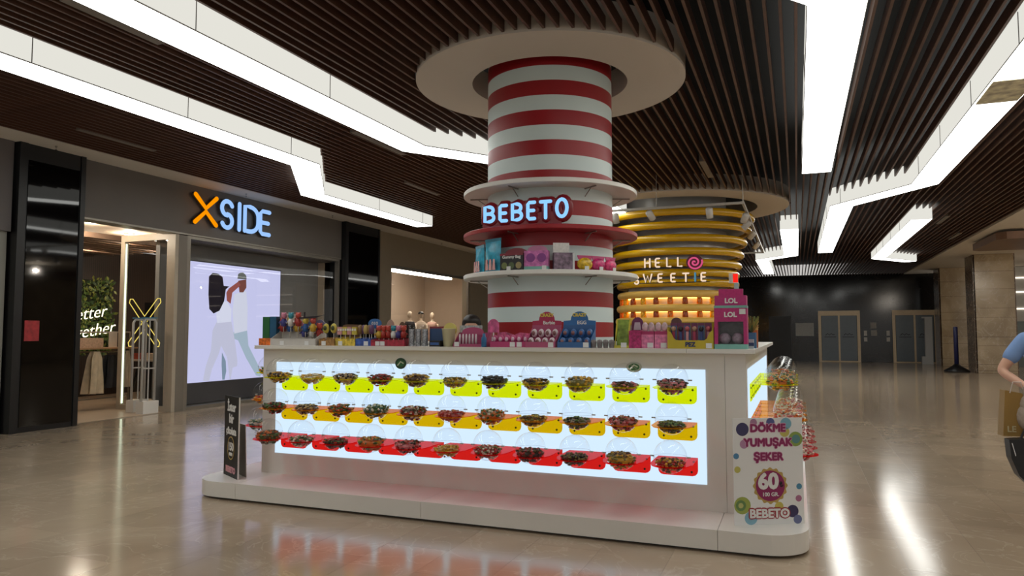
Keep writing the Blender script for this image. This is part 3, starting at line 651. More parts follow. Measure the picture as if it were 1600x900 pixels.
cbox('front_body', M_WHITE, FX0, -.496, FY0, FY0 + D, .15, 1.295); cbox('corner_body', M_WHITE, -.494, FX1, FY0, FY0 + D, .15, 1.295)
cbox('side_body', M_WHITE, FX1 - D, FX1, FY0 + D + .002, FY1, .15, 1.295); cbox('side_body', M_WHITE, FX0, FX0 + D, FY0 + D + .002, FY1, .15, 1.295)
cbox('rear_body', M_WHITE, FX0 + D + .002, FX1 - D - .002, FY1 - D, FY1, .15, 1.295)
cbox('light_panel', M_PANEL, -4.515, -.633, FY0 - .006, FY0 - .001, .34, 1.174)
cbox('light_panel', M_PANEL, FX1 + .001, FX1 + .006, 5.68, 9.2, .34, 1.174)
cbox('light_panel', M_PANEL, FX0 - .006, FX0 - .001, 5.68, 9.2, .34, 1.174)
wt = thing('kiosk_worktop', 'white worktop running round the top of the candy counter', 'worktop', (CX, CY, 1.295))
def wbox(x0, x1, y0, y1): return MB().box(x0 - CX, x1 - CX, y0 - CY, y1 - CY, 0, .032).build('slab', M_WHITE, wt)
wbox(-4.73, -.76, 5.44, 6.04); wbox(-.757, -.28, 5.44, 6.04); wbox(-.86, -.28, 6.043, 9.62); wbox(-4.73, -4.13, 6.043, 9.62); wbox(-4.127, -.863, 9.02, 9.62)
# round green stickers on the counter front
for x, z, w_, m2, lb in ((-3.192, 1.18, .055, (28, 74, 40), 'dark green round sticker above the glowing panel, left of centre'), (-1.16, 1.185, .06, (200, 205, 190), 'pale oval leaf sticker above the glowing panel, right of centre')):
    t = thing('sticker', lb, 'sticker', (x, FY0 - .0065, z))
    MB().prism(ell(0, 0, w_, .048 if w_ < .06 else .04, n=24)[:-1], -.002, 0, 'y').build('disc', colmat(m2), t)
    MB().prism(ell(0, 0, w_ * .7, .027, n=20)[:-1], -.003, -.002, 'y').build('inner', colmat((40, 120, 60) if w_ < .06 else (60, 130, 70)), t)
    MB().tube([(-.03, -.004, -.018), (0, -.004, .015), (.028, -.004, .0)], .006, 5, flat=.3, up=(0, 1, 0)).build('leaf_mark', colmat((214, 224, 200)), t)

# ------------------------------------------------------------------ candy dispensers
GR = .116
globe_me = MB().sphere((0, 0, 0), GR, n=32, k=16).mesh('globe', M_GLOBE, True)
rim_me = MB().tube([(GR * 1.005 * math.cos(2 * PI * i / 40), GR * 1.005 * math.sin(2 * PI * i / 40), 0) for i in range(40)], .0022, 5, closed=True).mesh('lid_rim', glass('rim_plastic', (.93, .93, .95), 1.5), True)
pin_me = MB().bar((0, 0, 0), (.028, 0, 0), .005, 8).mesh('hinge_pin', mat('pin_plastic', (190, 190, 186), .4))
screw_me = MB().lathe([(.0, 0), (.008, 0), (.008, .004), (.004, .006), (0, .006)], 10).mesh('screw', mat('screw_steel', (66, 64, 58), .35, metal=.8))
def plate_mesh(m):
    h = .135; w_ = .145; p = [(-w_, 0), (w_, 0), (w_, -h + .04)] + [(w_ - .04 + .04 * math.cos(R(-a)), -h + .04 - .04 * math.sin(R(a))) for a in (30, 60, 90)] + [(-w_ + .04 - .04 * math.sin(R(a)), -h + .04 - .04 * math.cos(R(a))) for a in (0, 30, 60)] + [(-w_, -h + .04)]
    return MB().prism(p, -.006, .002, 'y').mesh('back_plate', m)
def tray_mesh(m, off):
    n = 48; vs = []; fs = []; hole = .1035
    for zt in (0, -.006):
        for i in range(n):
            t = 2 * PI * i / n; c, s = math.cos(t), math.sin(t); r = .132
            if s > .02: r = max(r, min(off / s, .145 / max(1e-4, abs(c))))
            vs.append((c * r, -off + s * r, zt))
        for i in range(n): t = 2 * PI * i / n; vs.append((hole * math.cos(t), -off + hole * math.sin(t), zt))
    for i in range(n):
        j = (i + 1) % n
        fs += [(i, j, n + j, n + i), (2 * n + j, 2 * n + i, 3 * n + i, 3 * n + j), (i, 2 * n + i, 2 * n + j, j), (n + j, 3 * n + j, 3 * n + i, n + i)]
    return MB().add(vs, fs).mesh('tray_plate', m)
ROWS = [('yellow', M_YEL, .215, 1.108), ('orange', M_ORA, .275, .842), ('red', M_REDA, .345, .585)]
PLATES = [(plate_mesh(m), tray_mesh(m, off)) for _, m, off, _ in ROWS]
C = dict(br=(84, 52, 30), dk=(38, 30, 26), ye=(206, 160, 50), rd=(170, 32, 34), gr=(70, 100, 52), or_=(206, 104, 34), wh=(222, 212, 196), pk=(206, 120, 124), gy=(128, 118, 104), bk=(20, 18, 20), ol=(120, 112, 56), be=(200, 172, 124), tl=(60, 110, 110))
ROWC = [[('dark brown', 'br dk ye'), ('beige', 'be ye wh'), ('brown and yellow', 'br dk be'), ('red', 'rd rd br'), ('golden', 'ye be br'), ('greyish yellow', 'gy ol ye'), ('black', 'bk dk bk'), ('dark mixed', 'dk br ye'), ('yellow', 'ye ye ol'), ('pinkish brown', 'pk br br'), ('dark grey', 'dk gy pk')],
        [('dark red', 'rd dk gr'), ('grey', 'gy be br'), ('orange and red', 'or_ rd gr'), ('green and white', 'wh tl gr'), ('red and cream', 'rd wh br'), ('crimson', 'rd rd pk'), ('pale green', 'gr wh or_'), ('amber', 'ye br ol'), ('dark green', 'gr dk gy'), ('reddish brown', 'rd br pk'), ('olive', 'ol gr dk')],
        [('orange', 'or_ br gr'), ('pink and green', 'pk wh gr'), ('red and green', 'rd gr dk'), ('yellow and green', 'ye gr or_'), ('dark pink', 'rd dk pk'), ('pale gold', 'ye be ye'), ('green and red', 'gr wh rd'), ('brown', 'br rd dk'), ('brownish green', 'br ol dk'), ('olive ring', 'ol br ye'), ('brown and yellow', 'br ye rd')]]
def candy_heap(cols, seed, level):
    r_ = random.Random(seed); b = MB(); rc = GR - .004
    def piece(p):
        M = Matrix.Rotation(r_.uniform(0, PI), 4, 'Z') @ Matrix.Rotation(r_.uniform(-1.2, 1.2), 4, 'X')
        sx, sy, sz = (.019, .008, .008) if seed % 3 else (.013, .011, .009)
        t = MB().sphere((0, 0, 0), sx, sy, sz, 8, 5); b.add([M @ Vector(v) + p for v in t.v], t.f, r_.randrange(len(cols)))
    for k in range(75):      # along the wall of the globe
        a = r_.uniform(0, 2 * PI); z = -rc * .93 + r_.random() ** .7 * (rc * .93 + level)
        rad = max(0, math.sqrt(max(0, rc * rc - z * z)) - .011); piece(Vector((rad * math.cos(a), rad * math.sin(a), z)))
    for k in range(46):      # loose top of the heap
        a = r_.uniform(0, 2 * PI); rad = math.sqrt(r_.random()) * .085; piece(Vector((rad * math.cos(a), rad * math.sin(a), level + .014 - rad * .12 + r_.uniform(-.006, .008))))
    q = rc - .014; b.lathe([(0, -q), (q * .5, -q * .86), (q * .8, -q * .6), (math.sqrt(q * q - (level - .01) ** 2), level - .01), (0, level)], 20, caps=False, mi=len(cols) - 1)
    return b.mesh('candy', [mat('candy_%d_%d_%d' % c, c, .35, var=.15, scale=30) for c in cols], True)
def dispenser(row, label, cols, seed, loc, rz, group):
    nm, m, off, zc = ROWS[row]
    root = thing('candy_dispenser', label, 'candy dispenser', loc, rz, group)
    obj('back_plate', PLATES[row][0], root); obj('tray_plate', PLATES[row][1], root)
    g = obj('globe', globe_me, root, (0, -off, .055)); obj('lid_rim', rim_me, g)
    obj('hinge_pin', pin_me, g, (GR - .004, 0, 0)); p = obj('hinge_pin', pin_me, g, (-GR + .004, 0, 0), PI)
    lv = random.Random(seed).choice((-.04, -.032, -.022, -.012))
    stuff(obj('candy', candy_heap(cols, seed, lv), root, (0, -off, .055)))
    for sx, sz in ((-.115, -.03), (.115, -.03), (-.1, -.105), (.1, -.105)):
        s = obj('screw', screw_me, root, (sx, -.006, sz)); s.rotation_euler = (PI / 2, 0, 0)
    return root
RN = ('top', 'middle', 'bottom')
for r in range(3):
    for k in range(11):
        cn_, cs = ROWC[r][k]; zc = ROWS[r][3] - .055
        dispenser(r, 'globe of %s sweets, %s from left in %s row, counter front, %s bracket' % (cn_.replace(',', ''), ORD[k], RN[r], ROWS[r][0]), [C[q] for q in cs.split()], r * 20 + k + 1, (-4.30 + .346 * k, FY0 - .006, zc), 0, 'candy globes on the counter front')
for r in range(3):
    for k in range(5):
        cs = [C[q] for q in (('ye gr or_', 'or_ pk wh', 'pk rd wh')[r]).split()]
        dispenser(r, '%s globe in the %s row on the right side of the counter' % (('nearest', 'second nearest', 'third nearest', 'fourth nearest', 'farthest')[k], RN[r]), cs, 100 + r * 10 + k, (FX1 + .006, 5.98 + .346 * k, ROWS[r][3] - .055), PI / 2, 'candy globes on the right counter side')
    for k in range(2):
        cs = [C[q] for q in (('gr or_ ye', 'or_ ye rd', 'tl gr wh')[r]).split()]
        dispenser(r, '%s globe in the %s row on the left side of the counter' % (('nearest', 'second nearest')[k], RN[r]), cs, 150 + r * 10 + k, (FX0 - .006, 5.86 + .346 * k, ROWS[r][3] - .055), -PI / 2, 'candy globes on the left counter side')

# ------------------------------------------------------------------ signs standing on the plinth
ps = thing('price_poster', 'white candy poster board DOKME YUMUSAK SEKER 60 standing at the right plinth corner', 'poster', (-.2, 5.28, .15), R(27.3))
part('board', mat('poster_white', (226, 226, 224), .45), ps, (-.247, .247, 0, .006, 0, .715))
M_MAG = colmat((164, 24, 96)); M_WHT = colmat((240, 238, 234)); M_GOLD = colmat((206, 168, 76)); M_PINKH = colmat((232, 168, 200)); M_BREDP = colmat((190, 26, 44))
def ptext(s, size, z, m, x=0, lay=1, bold=.004): text(s, size, m, ps, (x, -.0008 * lay, z), depth=.0004, bold=bold, name='print_lettering')
for s, z, sz in (('DÖKME', .645, .072), ('YUMUŞAK', .548, .072), ('ŞEKER', .452, .072)):
    ptext(s, sz, z, M_PINKH, bold=.0075, lay=1); ptext(s, sz, z, M_MAG, bold=.0038, lay=2.4)
def pdisc(x, z, r, m, lay=1, n=28, wob=0):
    MB().prism([(x + (r + wob * math.cos(16 * t)) * math.cos(t), z + (r + wob * math.cos(16 * t)) * math.sin(t)) for t in [2 * PI * i / (n if not wob else 96) for i in range(n if not wob else 96)]], -.0004 - .0006 * lay, -.0006 * lay, 'y').build('print_shape', m, ps)
pdisc(.01, .258, .118, M_GOLD, 1, wob=.006); pdisc(.01, .258, .103, M_MAG, 2)
ptext('60', .145, .285, M_WHT, -.005, 4, .007); ptext('₺', .05, .265, M_BLACKM, .088, 6, .001); ptext('100 GR.', .036, .2, M_WHT, .01, 4, .001)
ptext('BEBETO', .08, .072, M_BREDP, .0, 3, .011); ptext('BEBETO', .08, .072, M_WHT, 0, 5, .0035)
for x, z, r, c in ((-.18, .64, .045, (62, 58, 110)), (.2, .57, .05, (150, 180, 70)), (.2, .57, .03, (90, 150, 150)), (.12, .62, .035, (220, 205, 90)), (.13, .685, .04, (120, 185, 210)), (-.2, .13, .058, (170, 185, 70)), (-.2, .13, .036, (110, 150, 80)), (-.2, .13, .018, (200, 200, 110)), (.165, .085, .042, (58, 48, 100)), (.07, .12, .03, (220, 200, 80)), (-.13, .03, .045, (130, 190, 215)), (.2, .03, .03, (110, 120, 170)), (.215, .25, .02, (70, 150, 190)), (.21, .17, .022, (190, 110, 150)), (-.22, .37, .022, (215, 205, 90)), (-.23, .46, .02, (80, 150, 200)), (-.17, .54, .03, (196, 140, 180)), (.02, .685, .03, (80, 90, 160)), (-.1, .685, .025, (190, 130, 170))):
    x = max(-.247 + r, min(.247 - r, x)); z = max(r, min(.715 - r, z)); pdisc(x, z, r, colmat(c), .4 if r > .045 else (.6 if r > .034 else .8), 20)
part('rear_strut', M_WHITEP, ps, (-.03, .03, .006, .1, 0, .3))
es = thing('counter_card_stand', 'black price board with white lettering on the left plinth end', 'sign board', (-4.78, 5.22, .15), R(-29.1) + PI * 0)
# visible face looks towards the front-left aisle
part('board', mat('board_black', (26, 24, 24), .5), es, (-.185, .185, 0, .012, 0, .72)); part('white_edge', M_WHT, es, (.185, .19, 0, .012, 0, .72))
def etext(s, size, z, m): text(s, size, m, es, (0, -.0008, z), depth=.0004, bold=.005, name='print_lettering')
etext('İster', .11, .62, M_WHT); etext('bir', .11, .515, M_WHT); etext('çikolata', .085, .405, M_WHT)
MB().tube([(.085 * math.cos(2 * PI * i / 32), -.001, .255 + .1 * math.sin(2 * PI * i / 32)) for i in range(32)], .005, 5, closed=True, flat=.3, up=(0, 1, 0)).build('print_ring', M_GOLD, es)
etext('150', .095, .265, M_WHT); etext('GRAM', .03, .2, M_WHT); etext('BEBETO', .07, .06, colmat((230, 150, 160)))
MB().prism([(-.12, 0), (.12, 0), (.07, .46), (-.07, .46)], .1, .106, 'y').build('rear_leg', mat('board_back', (206, 198, 184), .6), es)

# ------------------------------------------------------------------ yellow ringed column and its sign
C2 = (-2.49, 16.5)
c2 = thing('ringed_column', 'silver column wrapped in stacked yellow tube rings behind the candy kiosk', 'column', (C2[0], C2[1], 0))
M_SILV = mat('silver_cladding', (200, 198, 194), .3, metal=.25, var=.05, scale=3); M_YT = mat('yellow_tube', (216, 168, 8), .25, var=.05, scale=2, coat=.4)
M_YT_LIT = mat('lit_yellow_tube', (232, 190, 96), .4, var=.04)  # lower rings: warm shelf light painted into a paler yellow tube colour
MB().lathe([(1.09, 0), (1.09, 4.5)], 72, caps=False).build('silver_body', M_SILV, c2, smooth=True)
def ringpts(r, n=72): return [(r * math.cos(2 * PI * i / n), r * math.sin(2 * PI * i / n), 0) for i in range(n)]
for z, r, low in ((3.92, 1.62, 0), (3.66, 1.55, 0), (3.40, 1.45, 0), (3.13, 1.38, 0), (2.89, 1.33, 0), (2.69, 1.28, 0), (2.48, 1.27, 0), (2.25, 1.25, 1), (1.96, 1.27, 1), (1.68, 1.3, 1)):
    t_ = MB().tube(ringpts(r), .08, 12, closed=True).build('tube_ring', M_YT_LIT if low else M_YT, c2, (0, 0, z), smooth=True)
    MB().lathe([(1.09, -.02), (r, -.02), (r, .02), (1.09, .02)], 48, caps=False).build('ring_support', M_SILV, t_)
    if low and z > 1.7: MB().tube(ringpts(r - .12), .015, 6, closed=True).build('shelf_lamp', emat('warm_led', (255, 190, 90), 9.0), t_, (0, 0, -.07))
jar_me = MB().lathe([(.055, 0), (.06, .01), (.06, .125), (.045, .14)], 14).lathe([(.05, .14), (.05, .165), (0, .165)], 14, mi=1)
jm = [jar_me.mesh('candy_jar', [mat('jar_%d' % k, c, .2, var=.4, scale=40), colmat((236, 200, 130))], True) for k, c in enumerate(((214, 110, 10), (232, 160, 20), (150, 62, 14)))]
for zr, lb in ((1.985, 'upper'), (1.705, 'lower')):
    for k in range(12):
        a = R(-81 - 77 + k * 14)
        o = tag(obj('candy_jar', jm[(k * 7 + k // 3) % 3], None, (C2[0] + 1.24 * math.cos(a), C2[1] + 1.24 * math.sin(a), zr + .043)), '%s amber jar from the left on the %s lit ring shelf of the yellow column' % (ORD[k], lb), 'jar', 'amber jars on the %s ring shelf' % lb)
hs_ = thing('sweet_shop_sign', 'cream HELLO SWEETIE channel letters with a pink lollipop on the yellow rings', 'sign', (-2.4, 14.85, 2.4))
M_CL = emat('cream_letter', (255, 226, 196), .9); M_BL2 = emat('blue_letter_small', (90, 160, 190), .7)
for ch, x0, wd, z0, hh in (('H', -2.9, .15, 2.77, .2), ('E', -2.68, .13, 2.77, .2), ('L', -2.45, .12, 2.77, .2), ('L', -2.23, .12, 2.77, .2), ('S', -3.12, .14, 2.43, .18), ('W', -2.93, .23, 2.46, .19), ('E', -2.63, .13, 2.46, .19), ('E', -2.37, .13, 2.46, .19), ('T', -2.13, .16, 2.46, .19), ('I', -1.9, .05, 2.46, .19), ('E', -1.77, .13, 2.46, .19)):
    wx = max(.3, (wd - .03) / (GLYPH[ch][0] * hh))
    l_ = glyph(ch, hh - .03, .034, .03, wx).build('letter', M_BL2 if ch == 'I' else M_CL, hs_, (x0 + 2.4 + .015, -.02, z0 - 2.4 + .015), smooth=True)
    glyph(ch, hh - .03, .036, .06, wx).build('letter_return', M_BLACKM, hs_, (x0 + 2.4 + .02, .02, z0 - 2.4 + .012))
lp = MB().prism(ell(0, 0, .165, .155, n=28)[:-1], -.03, .03, 'y').build('lollipop', mat('lollipop_dark', (96, 20, 50), .4), hs_, (.517, 0, .452))
sp = [(.012 * t_ * math.cos(t_), -.036, .0115 * t_ * math.sin(t_)) for t_ in [k * .3 for k in range(1, 44)]]
MB().tube(sp, .017, 6, flat=.6, up=(0, 1, 0)).build('spiral', emat('pink_spiral', (236, 92, 140), .8), lp)
for x_ in (-2.9, -1.8): MB().bar((x_ + 2.4, .0, .2), (x_ + 2.4, .42, .2), .012).build('sign_bracket', M_BLACKM, hs_)
MB().bar((-.75, .06, .06), (.8, .06, .06), .01).bar((-.55, .06, .37), (.45, .06, .37), .01).build('sign_rail', M_BLACKM, hs_)
rs = thing('exit_sign', 'small red lit sign beside the yellow ringed column', 'sign', (-1.15, 15.5, 0))
part('red_face', emat('red_sign_light', (255, 40, 30), 1.0), rs, (-.05, .05, -.012, -.008, 2.47, 2.65)); part('box', M_WHITEP, rs, (-.13, .05, -.008, .05, 2.46, 2.66))
part('post', mat('post_pale', (170, 190, 196), .3), rs, (-.03, .06, -.0, .04, 0, 2.46))
tr = thing('spotlight_track', 'pale rectangular spotlight track hung around the yellow ringed column', 'light track', (-2.46, 16.85, 3.62))
for nm, q in (('track_rail', (-1.68, 1.68, -4.13, -4.09, 0, .04)), ('track_rail', (-1.68, 1.68, 4.09, 4.13, 0, .04)), ('track_rail', (-1.68, -1.64, -4.09, 4.09, 0, .04)), ('track_rail', (1.64, 1.68, -4.09, 4.09, 0, .04))):
    part(nm, mat('track_grey', (176, 170, 160), .4), tr, q)
for x_ in (-1.2, .2, 1.66):
    for y_ in (-4.11, 4.11): MB().bar((x_, y_, .04), (x_, y_, .62), .006, 5).build('hanger', M_FRAME, tr)
for k, (x_, y_, a) in enumerate(((-.55, -4.11, 80), (.05, -4.11, 60), (1.1, -4.11, 85), (1.66, -3.2, 120), (1.66, -2.2, 170), (1.66, -.6, 150), (1.66, 1.4, 160))):
    h = MB().lathe([(.0, -.18), (.058, -.18), (.062, -.02), (.045, 0), (0, 0)], 14).build('spot_head', mat('spot_white', (205, 200, 192), .4), tr, (x_, y_, -.03), smooth=True)
    h.rotation_euler = (R(20 if k in (0, 2) else 45), 0, R(a - 90)); MB().lathe([(0, -.182), (.048, -.182)], 12, caps=False).build('lens', emat('spot_lens', (255, 240, 215), 5.0 if k > 2 else 1.2), h)

# ------------------------------------------------------------------ goods on the worktop
ZT = 1.327
def tray(root, x0, x1, y0, y1, h, m, front=.4, back=None):
    """open display carton: floor, sides, low front lip"""
    t = .006; b = MB().box(x0, x1, y0, y1, 0, t).box(x0, x1, y0, y0 + t, t, h * front).box(x0, x1, y1 - t, y1, t, back or h)
    for xa in (x0, x1 - t): b.prism([(y0 + t, t), (y1 - t, t), (y1 - t, h), (y0 + t, h * front)], xa, xa + t, 'x')
    return b.build('carton', m, root)
def goods(name, lb, cat, x, y=5.58, z=ZT, rz=0): return thing(name, lb, cat, (x, y, z), rz)
def card(root, pts, m, y=.0, t=.006, name='header_card'): return MB().prism(pts, y, y + t, 'y').build(name, m, root)
def archpts(x0, x1, z0, z1, zs): return [(x0, z0), (x1, z0), (x1, zs)] + [((x0 + x1) / 2 + (x1 - x0) / 2 * math.cos(R(a)), zs + (z1 - zs) * math.sin(R(a))) for a in range(15, 180, 15)] + [(x0, zs)]
def tagcard(root, x, y, m=None): return MB().box(x - .022, x + .022, y - .003, y - .001, .004, .042).build('price_tag', mat('tag_white', (216, 216, 214), .5), root)
P_ = colmat
# 1 green and blue slabs
g = goods('activity_pack', 'green and blue tall packs with an orange box at the left worktop end', 'pack', -4.69)
part('green_pack', P_((40, 120, 60)), g, (-.085, -.005, .02, .07, 0, .27)); part('blue_pack', P_((30, 96, 140)), g, (.0, .075, .02, .07, 0, .272)); part('orange_front', mat('orange_print', (214, 110, 40), .5, var=.5, scale=30), g, (-.085, .05, -.03, .015, 0, .065))
# 2 toy candy display
def figure_me(c0, c1, c2_):
    b = MB().tube([(0, 0, 0), (0, 0, .06)], .004, 6, mi=2).lathe([(0, .05), (.022, .055), (.026, .09), (.018, .115), (.012, .12)], 10, mi=0).sphere((0, 0, .143), .026, .024, .028, 10, 7, mi=1)
    b.sphere((-.02, 0, .165), .009, n=6, k=4, mi=1).sphere((.02, 0, .165), .009, n=6, k=4, mi=1).tube([(-.024, 0, .1), (-.042, -.01, .08)], .007, 5, mi=0).tube([(.024, 0, .1), (.042, -.01, .085)], .007, 5, mi=0)
    return b.mesh('toy_candy', [P_(c0), P_(c1), P_(c2_)], True)
g = goods('toy_candy_display', 'tall white display carton of colourful toy candies near the left end', 'display carton', -4.36)
tray(g, -.255, .255, -.06, .1, .14, P_((206, 200, 190)), .45); card(g, [(-.255, 0), (-.02, 0), (-.02, .27), (-.1, .295), (-.2, .3), (-.255, .28)], mat('toy_card', (190, 176, 168), .5, var=.4, scale=18), .1)
card(g, [(.0, 0), (.255, 0), (.255, .2), (.2, .24), (.05, .22)], mat('toy_card2', (92, 92, 120), .5, var=.6, scale=22), .1); tagcard(g, -.12, -.06); tagcard(g, .16, -.06)
pw = MB().prism([(.02, .262), (.26, .275), (.3, .285), (.2, .255), (.03, .248)], .0, .02, 'y').box(.075, .085, .0, .015, .255, .31).build('ship_topper', P_((50, 40, 48)), g)
fm = [figure_me(*c) for c in (((190, 40, 30), (214, 60, 40), (230, 220, 200)), ((30, 90, 170), (220, 190, 50), (230, 220, 200)), ((230, 180, 40), (200, 60, 50), (230, 220, 200)), ((60, 60, 150), (220, 120, 150), (230, 220, 200)), ((230, 228, 222), (30, 150, 170), (230, 220, 200)))]
for k in range(11):
    o = obj('toy_candy', fm[(k * 3) % 5], None, (-4.36 - .21 + .042 * k, 5.58 + (.02 if k % 2 else .06), ZT + .02 + .05 * (k % 2) + (.05 if k < 6 else 0))); tag(o, '%s toy-topped candy from the left in the tall white carton' % ORD[k], 'toy candy', 'toy candies in the white carton'); o.scale = (1.1,) * 3
# 3 yellow lollipops
g = goods('lollipop_carton', 'brown carton holding two round yellow lollipops', 'display carton', -3.99)
tray(g, -.085, .085, -.05, .06, .075, mat('carton_mixed', (150, 110, 60), .5, var=.6, scale=40), .8); tagcard(g, -.03, -.05)
lo_me = MB().bar((0, 0, 0), (0, 0, .11), .003, 6, mi=1).sphere((0, 0, .145), .034, .018, .046, 14, 9).prism(ell(0, .148, .018, .022, n=12)[:-1], -.021, -.015, 'y', 2).mesh('lollipop', [P_((222, 200, 60)), M_WHITE, P_((70, 80, 40))], True)
for k in (-1, 1): tag(obj('lollipop', lo_me, None, (-3.99 + k * .042, 5.58, ZT + .012)), '%s yellow balloon-shaped lollipop in the brown carton' % ('left' if k < 0 else 'right'), 'lollipop', 'round yellow lollipops')
# 4-5 sponge-yellow and mixed toppers
g = goods('sponge_candy_carton', 'carton of square yellow and pink candy toppers', 'display carton', -3.79)
tray(g, -.105, .105, -.05, .06, .08, mat('carton_yellow', (196, 170, 60), .5, var=.6, scale=30), .8); card(g, [(-.1, 0), (.1, 0), (.1, .19), (-.06, .195), (-.1, .185)], P_((120, 84, 54)), .06); tagcard(g, -.05, -.05)
sq = MB().bar((0, 0, 0), (0, 0, .08), .004, 6, mi=1).box(-.028, .028, -.014, .014, .08, .15).box(-.022, -.004, -.017, -.013, .115, .135, 1).box(.004, .022, -.017, -.013, .115, .135, 1)
sqs = [sq.mesh('candy_topper', [P_(c), M_WHITE]) for c in ((222, 196, 60), (222, 150, 150))]
for k in range(4): tag(obj('candy_topper', sqs[0 if k % 2 else 1], None, (-3.79 - .075 + .05 * k, 5.57, ZT + .02)), '%s square topper candy in its carton' % ('first pink', 'first yellow', 'second pink', 'second yellow')[k], 'candy', 'square topper candies')
g = goods('lolly_carton', 'blue carton of brown and purple lollies', 'display carton', -3.6)
tray(g, -.08, .08, -.05, .06, .075, mat('carton_blue', (50, 80, 150), .5, var=.6, scale=30), .85); tagcard(g, .03, -.05)
ll = [MB().bar((0, 0, 0), (0, 0, .1), .003, 6, mi=1).lathe([(0, .09), (.02, .095), (.024, .13), (.018, .165), (0, .175)], 10).mesh('lolly', [P_(c), M_WHITE], True) for c in ((140, 100, 50), (110, 60, 110), (200, 170, 80))]
for k in range(5): tag(obj('lolly', ll[k % 3], None, (-3.6 - .06 + .03 * k, 5.575 + .012 * (k % 2), ZT + .015)), '%s small lolly from the left in the blue carton' % ORD[k], 'lolly', 'lollies in the blue carton')
# 6-7 blue arched header, red figure candies
g = goods('figure_candy_display', 'display carton of red, blue and yellow figure candies with a blue oval header', 'display carton', -3.35)
tray(g, -.17, .17, -.05, .07, .07, mat('carton_red', (150, 30, 50), .5, var=.6, scale=30), .8); card(g, [(a - .2, b) for a, b in ell(0, .2, .07, .045, n=20)[:-1]], P_((40, 110, 190)), .06); text('010', .045, M_WHT, g, (-.2, .058, .2))
MB().box(-.205, -.195, .062, .068, 0, .16).build('header_stick', M_WHITE, g); tagcard(g, -.1, -.05); tagcard(g, -.05, -.05)
for k, c in enumerate(((-.12, 2), (-.07, 0), (-.02, 0), (.03, 4), (.08, 3), (.13, 0))):
    o = obj('figure_candy', fm[c[1]], None, (-3.35 + c[0], 5.585, ZT + .02)); tag(o, '%s figure candy from the left in the red carton' % ORD[k], 'figure candy', 'figure candies in the red carton'); o.scale = (1.05, 1, .95)
card(g, archpts(-.08, .0, .1, .235, .17), P_((190, 150, 130)), .065, name='topper_card'); card(g, archpts(.05, .11, .1, .215, .17), P_((110, 76, 44)), .065, name='topper_card')
# 8 clear jars
for k in range(3):
    t = thing('clear_canister', '%s clear canister of silver sweets left of the blue box' % ('leftmost', 'middle', 'rightmost')[k], 'canister', (-3.135 + .065 * k, 5.58, ZT), group='clear canisters on the worktop')
    MB().lathe([(.031, 0), (.031, .17), (.024, .18)], 16).build('canister', M_GLOBE, t, smooth=True); MB().lathe([(.026, .002), (.026, .15)], 12).build('silver_sweets', mat('silver_sweets', (150, 150, 154), .3, metal=.4, var=.6, scale=70), t)
# 9 boxes
g = goods('blue_card_box', 'blue and red upright card box behind a small black box', 'box', -2.89, 5.64); part('box', P_((30, 74, 130)), g, (-.085, .06, -.03, .03, 0, .165)); part('red_panel', P_((150, 30, 44)), g, (.06, .085, -.03, .03, 0, .168)); part('red_strip', P_((150, 30, 44)), g, (-.086, .086, -.031, .031, .155, .172))
g = goods('black_box', 'small black box standing before the blue card box', 'box', -2.87, 5.54); part('box', M_BLACKM, g, (-.05, .05, -.04, .04, 0, .05)); part('front_label', P_((40, 90, 170)), g, (-.04, .04, -.042, -.04, .015, .035))
# 10 cream cup with oval scoop
g = goods('scoop_cup', 'tall cream paper cup with a pale yellow oval scoop', 'cup', -2.775)
MB().lathe([(.045, 0), (.06, .15), (.063, .152), (.06, .154)], 20).build('cup', P_((226, 216, 166)), g, smooth=True); MB().prism(ell(.005, .145, .062, .058, n=24)[:-1], .01, .025, 'y').build('scoop', P_((224, 208, 100)), g)
# 11 pink tube display
g = goods('tube_candy_display', 'pink display box of white candy tubes with a silver card back', 'display carton', -2.55)
tray(g, -.155, .15, -.06, .06, .12, P_((190, 60, 110)), .2); card(g, [(-.15, 0), (.06, 0), (.06, .18), (-.15, .18)], mat('silver_card', (170, 176, 176), .3, var=.4, scale=60), .06); card(g, archpts(-.12, .08, .1, .165, .125), P_((204, 66, 120)), .045, name='pink_header'); tagcard(g, -.12, -.06)
card(g, archpts(.11, .21, .12, .235, .18), mat('round_pink', (200, 90, 140), .5, var=.4, scale=25), .07, name='round_header'); part('header_stick', M_WHITE, g, (.155, .165, .07, .076, 0, .12))
tb = MB().lathe([(.009, 0), (.009, .085), (.006, .095), (.006, .1)], 8).mesh('candy_tube', P_((232, 214, 222)), True)
for k in range(6): tag(obj('candy_tube', tb, None, (-2.55 - .11 + .03 * k, 5.56, ZT + .008)), '%s white candy tube from the left in the pink tube display' % ORD[k], 'candy tube', 'white tubes in the pink display')
tag(MB().lathe([(.022, 0), (.022, .075), (.012, .09), (.012, .112)], 14).build('blue_bottle', P_((30, 110, 170)), None, (-2.42, 5.52, ZT), smooth=True), 'small blue bottle beside the pink tube display', 'bottle')
